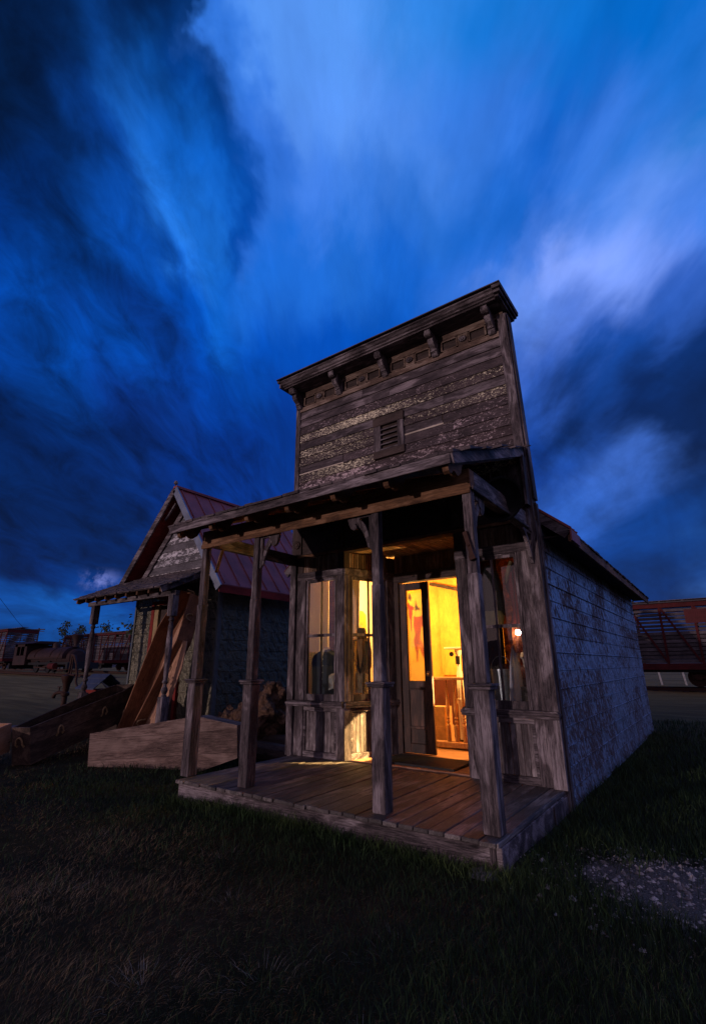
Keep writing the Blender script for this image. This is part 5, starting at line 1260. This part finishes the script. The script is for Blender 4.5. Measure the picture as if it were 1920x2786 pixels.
# ------------------------------------------------------------------ grass, weeds, pebbles
def inside(x, y):
    a = (x > XL-.02) & (x < .05) & (y > -.0) & (y < YB+.1)
    b_ = (x > NX0) & (x < NX1) & (y > NY) & (y < NYB)
    return a | b_
def blades(name, pts, hgt, wid, leanv, mat, seed, dirs=None):
    r_ = np.random.default_rng(seed); k_ = len(pts); x, y = pts[:, 0], pts[:, 1]; z = gz(x, y)+bumps(x, y)-.005
    ang = r_.uniform(0, 2*pi, k_) if dirs is None else dirs; fa = r_.uniform(0, 2*pi, k_)
    L = leanv*r_.uniform(.3, 1.5, k_)
    dx, dy = np.cos(ang)*L, np.sin(ang)*L; wx, wy = np.cos(fa)*wid/2, np.sin(fa)*wid/2
    P = np.zeros((k_, 5, 3)); base = np.stack([x, y, z], -1)
    P[:, 0] = base+np.stack([-wx, -wy, 0*x], -1); P[:, 1] = base+np.stack([wx, wy, 0*x], -1)
    mid = base+np.stack([dx*.35, dy*.35, hgt*.6], -1); P[:, 2] = mid+np.stack([wx, wy, 0*x], -1)*.8; P[:, 3] = mid-np.stack([wx, wy, 0*x], -1)*.8
    P[:, 4] = base+np.stack([dx, dy, hgt], -1)
    i = np.arange(k_)*5
    me = bpy.data.meshes.new(name)
    me.vertices.add(k_*5); me.vertices.foreach_set('co', P.reshape(-1))
    li = np.concatenate([np.stack([i, i+1, i+2, i+3], -1).reshape(-1), np.stack([i+3, i+2, i+4], -1).reshape(-1)])
    me.loops.add(len(li)); me.loops.foreach_set('vertex_index', li.astype(np.int32))
    me.polygons.add(2*k_); st_ = np.concatenate([np.arange(k_)*4, 4*k_+np.arange(k_)*3]); me.polygons.foreach_set('loop_start', st_.astype(np.int32))
    me.materials.append(mat); me.update(calc_edges=True); me.validate()
    o = bpy.data.objects.new(name, me); COL.objects.link(o); return o
def gmat(name, c1, c2):
    m, n = newmat(name); g = n.n('ShaderNodeNewGeometry').outputs['Random Per Island']; oc = n.n('ShaderNodeTexCoord').outputs['Object']
    c = n.mix(n.rng(n.noise(oc, 1.3, 4, .6), .38, .62), c1+(1,), c2+(1,)); c = n.vm('SCALE', c, None, n.rng(g, 0., 1., .25, 1.7))
    finish(n, c, .7, 0., spec=.2); return m
def scatter(k_, rmin, rmax, a0, a1, pw=1.):
    t = rng.uniform(0, 1, k_)**pw; r_ = rmin*(rmax/rmin)**t; a = YAW+np.radians(rng.uniform(a0, a1, k_))
    return np.stack([CAM.x-np.sin(a)*r_, CAM.y+np.cos(a)*r_], -1)
def greenness(x, y):   # lush along the deck and the right of the shop, dry elsewhere
    dd = np.minimum(np.maximum(np.maximum(-3.7-x, 0), np.maximum(-y, 0)), 9)
    g1 = np.exp(-((np.maximum(-y, 0)/.75)**2+(np.maximum(-4.6-x, 0)/1.)**2))*(y < 1.9)
    g2 = ((x > -.3) & (y > .2)) *np.clip(1.3-np.hypot((x-1.5)*.5, (y-.35))*0, 0, 1)
    g3 = .65*np.exp(-((x-.6)**2+(y+.9)**2)/1.1)
    return np.clip(np.maximum(np.maximum(g1, g2*1.), g3), 0, 1)
pts = scatter(190000, 2.0, 15., -47, 47, .85)
pts = pts[~inside(pts[:, 0], pts[:, 1])]
x, y = pts[:, 0], pts[:, 1]
grav = np.hypot((x-1.35)*.55, (y-.42)*.95)+.35*np.sin(x*5+1)*np.sin(y*6)*.5
G = greenness(x, y); patch = .5+.5*np.sin(x*2.3+1.7*np.sin(y*1.9))*np.sin(y*2.7+1.3*np.sin(x*1.7))
u_ = rng.uniform(0, 1, len(pts)); keepg = (grav > .52) | (u_ < .05)
isg = (rng.uniform(0, 1, len(pts)) < G*.95+.10) & keepg; isd = (~isg) & keepg & (u_ < .35+.65*patch)
dist = np.hypot(x-CAM.x, y-CAM.y)
pg = pts[isg]; hg = rng.uniform(.03, .085, len(pg))*(1+.5*G[isg]*(pg[:, 0] > .1)); wg = np.clip(.0028*dist[isg]/3, .003, .008)
og = blades('green_grass', pg, hg, wg, .05, gmat('green_blades', (.012, .028, .009), (.022, .042, .014)), 2); tag(og, 'short green grass round the deck and the tin side wall', 'grass', kind='stuff')
pd = pts[isd]; hd = rng.uniform(.008, .034, len(pd))*(.6+.8*patch[isd]); wd = np.clip(.0020*dist[isd]/3, .002, .006)
wdir = np.arctan2(.6, 1.)+np.sin(pd[:, 0]*1.3+pd[:, 1])*1.2+rng.normal(0, .8, len(pd))
od = blades('dry_grass', pd, hd, wd, .055, gmat('dry_blades', (.105, .068, .032), (.18, .125, .065)), 3, wdir); tag(od, 'matted dry grass over the foreground lawn', 'grass', kind='stuff')
# tufts of long pale straw
cs = np.array([(.55, -1.75), (1.0, -1.62), (-.1, -1.2), (.2, -2.0), (-1.2, -1.3), (-2.2, -1.9), (1.7, -1.0), (-.9, -2.1), (-3.1, -1.2), (.9, -2.15), (-1.8, -.9), (2.1, -1.3), (-.5, -1.75), (1.35, -1.9)])
tf = np.concatenate([np.tile(c, (90, 1))+rng.normal(0, .12, (90, 2)) for c in cs]); dirs = np.arctan2(tf[:, 1]-np.repeat(cs[:, 1], 90), tf[:, 0]-np.repeat(cs[:, 0], 90))
ot = blades('straw_tufts', tf, rng.uniform(.015, .05, len(tf)), np.full(len(tf), .0022), .08, gmat('straw', (.13, .115, .09), (.19, .17, .14)), 5, dirs); tag(ot, 'tufts of long pale straw standing in the foreground lawn', 'grass', kind='stuff')
# tall weeds along the deck and wall
k_ = 5200; wx = np.concatenate([rng.uniform(-3.6, .1, 2600), .06+np.abs(rng.normal(0, .3, 2600))]); wy = np.concatenate([-.02-np.abs(rng.normal(0, .09, 2600)), rng.uniform(-.1, 8.5, 2600)])
cl = rng.integers(0, 60, k_)
ow_ = blades('tall_weeds', np.stack([wx, wy], -1), rng.uniform(.04, .125, k_), np.full(k_, .0055), .08, gmat('weed_blades', (.022, .05, .014), (.05, .075, .022)), 6); tag(ow_, 'taller green weeds along the deck skirt and tin wall', 'weeds', kind='stuff')
# pebbles
vs = []; fs = []; kk = 0
for i in range(2600):
    a = random.uniform(0, 2*pi); r_ = sqrt(random.random())*random.choice((.7, .9, 1., 1.25)); x_ = 1.35+cos(a)*r_*1.35; y_ = .42+sin(a)*r_*.80; s_ = random.choice((.004, .006, .008, .008, .012, .02))*random.uniform(.7, 1.3)
    z_ = float(gz(x_, y_)+bumps(x_, y_))
    q = [Vector((random.uniform(.6, 1.2)*d[0], random.uniform(.6, 1.2)*d[1], random.uniform(.5, .9)*d[2]))*s_ for d in ((1, 0, 0), (0, 1, 0), (-1, 0, 0), (0, -1, 0), (0, 0, 1), (0, 0, -1))]
    b0_ = len(vs); vs += [v+Vector((x_, y_, z_)) for v in q]; fs += [tuple(b0_+j for j in f) for f in ((0, 1, 4), (1, 2, 4), (2, 3, 4), (3, 0, 4), (1, 0, 5), (2, 1, 5), (3, 2, 5), (0, 3, 5))]
mm, n = newmat('pebble'); g = n.n('ShaderNodeNewGeometry').outputs['Random Per Island']; finish(n, n.mix(g, (.08, .065, .06, 1), (.50, .45, .42, 1)), .8)
b = MB(); b.add(vs, fs); ob = b.build('gravel', mm); tag(ob, 'scattered pale pebbles on the bare patch right of the deck', 'gravel', kind='stuff')
fs_ = empty('flat_stone', (-.2, -.2, -.2), 'flat grey stone under the nearest corner of the deck', 'stone')
knobby('stone_mass', (-.13, -.05, -.205), (.12, .09, .035), plain('grey_stone', (.16, .15, .15), .9), fs_, 4, 20, .2)
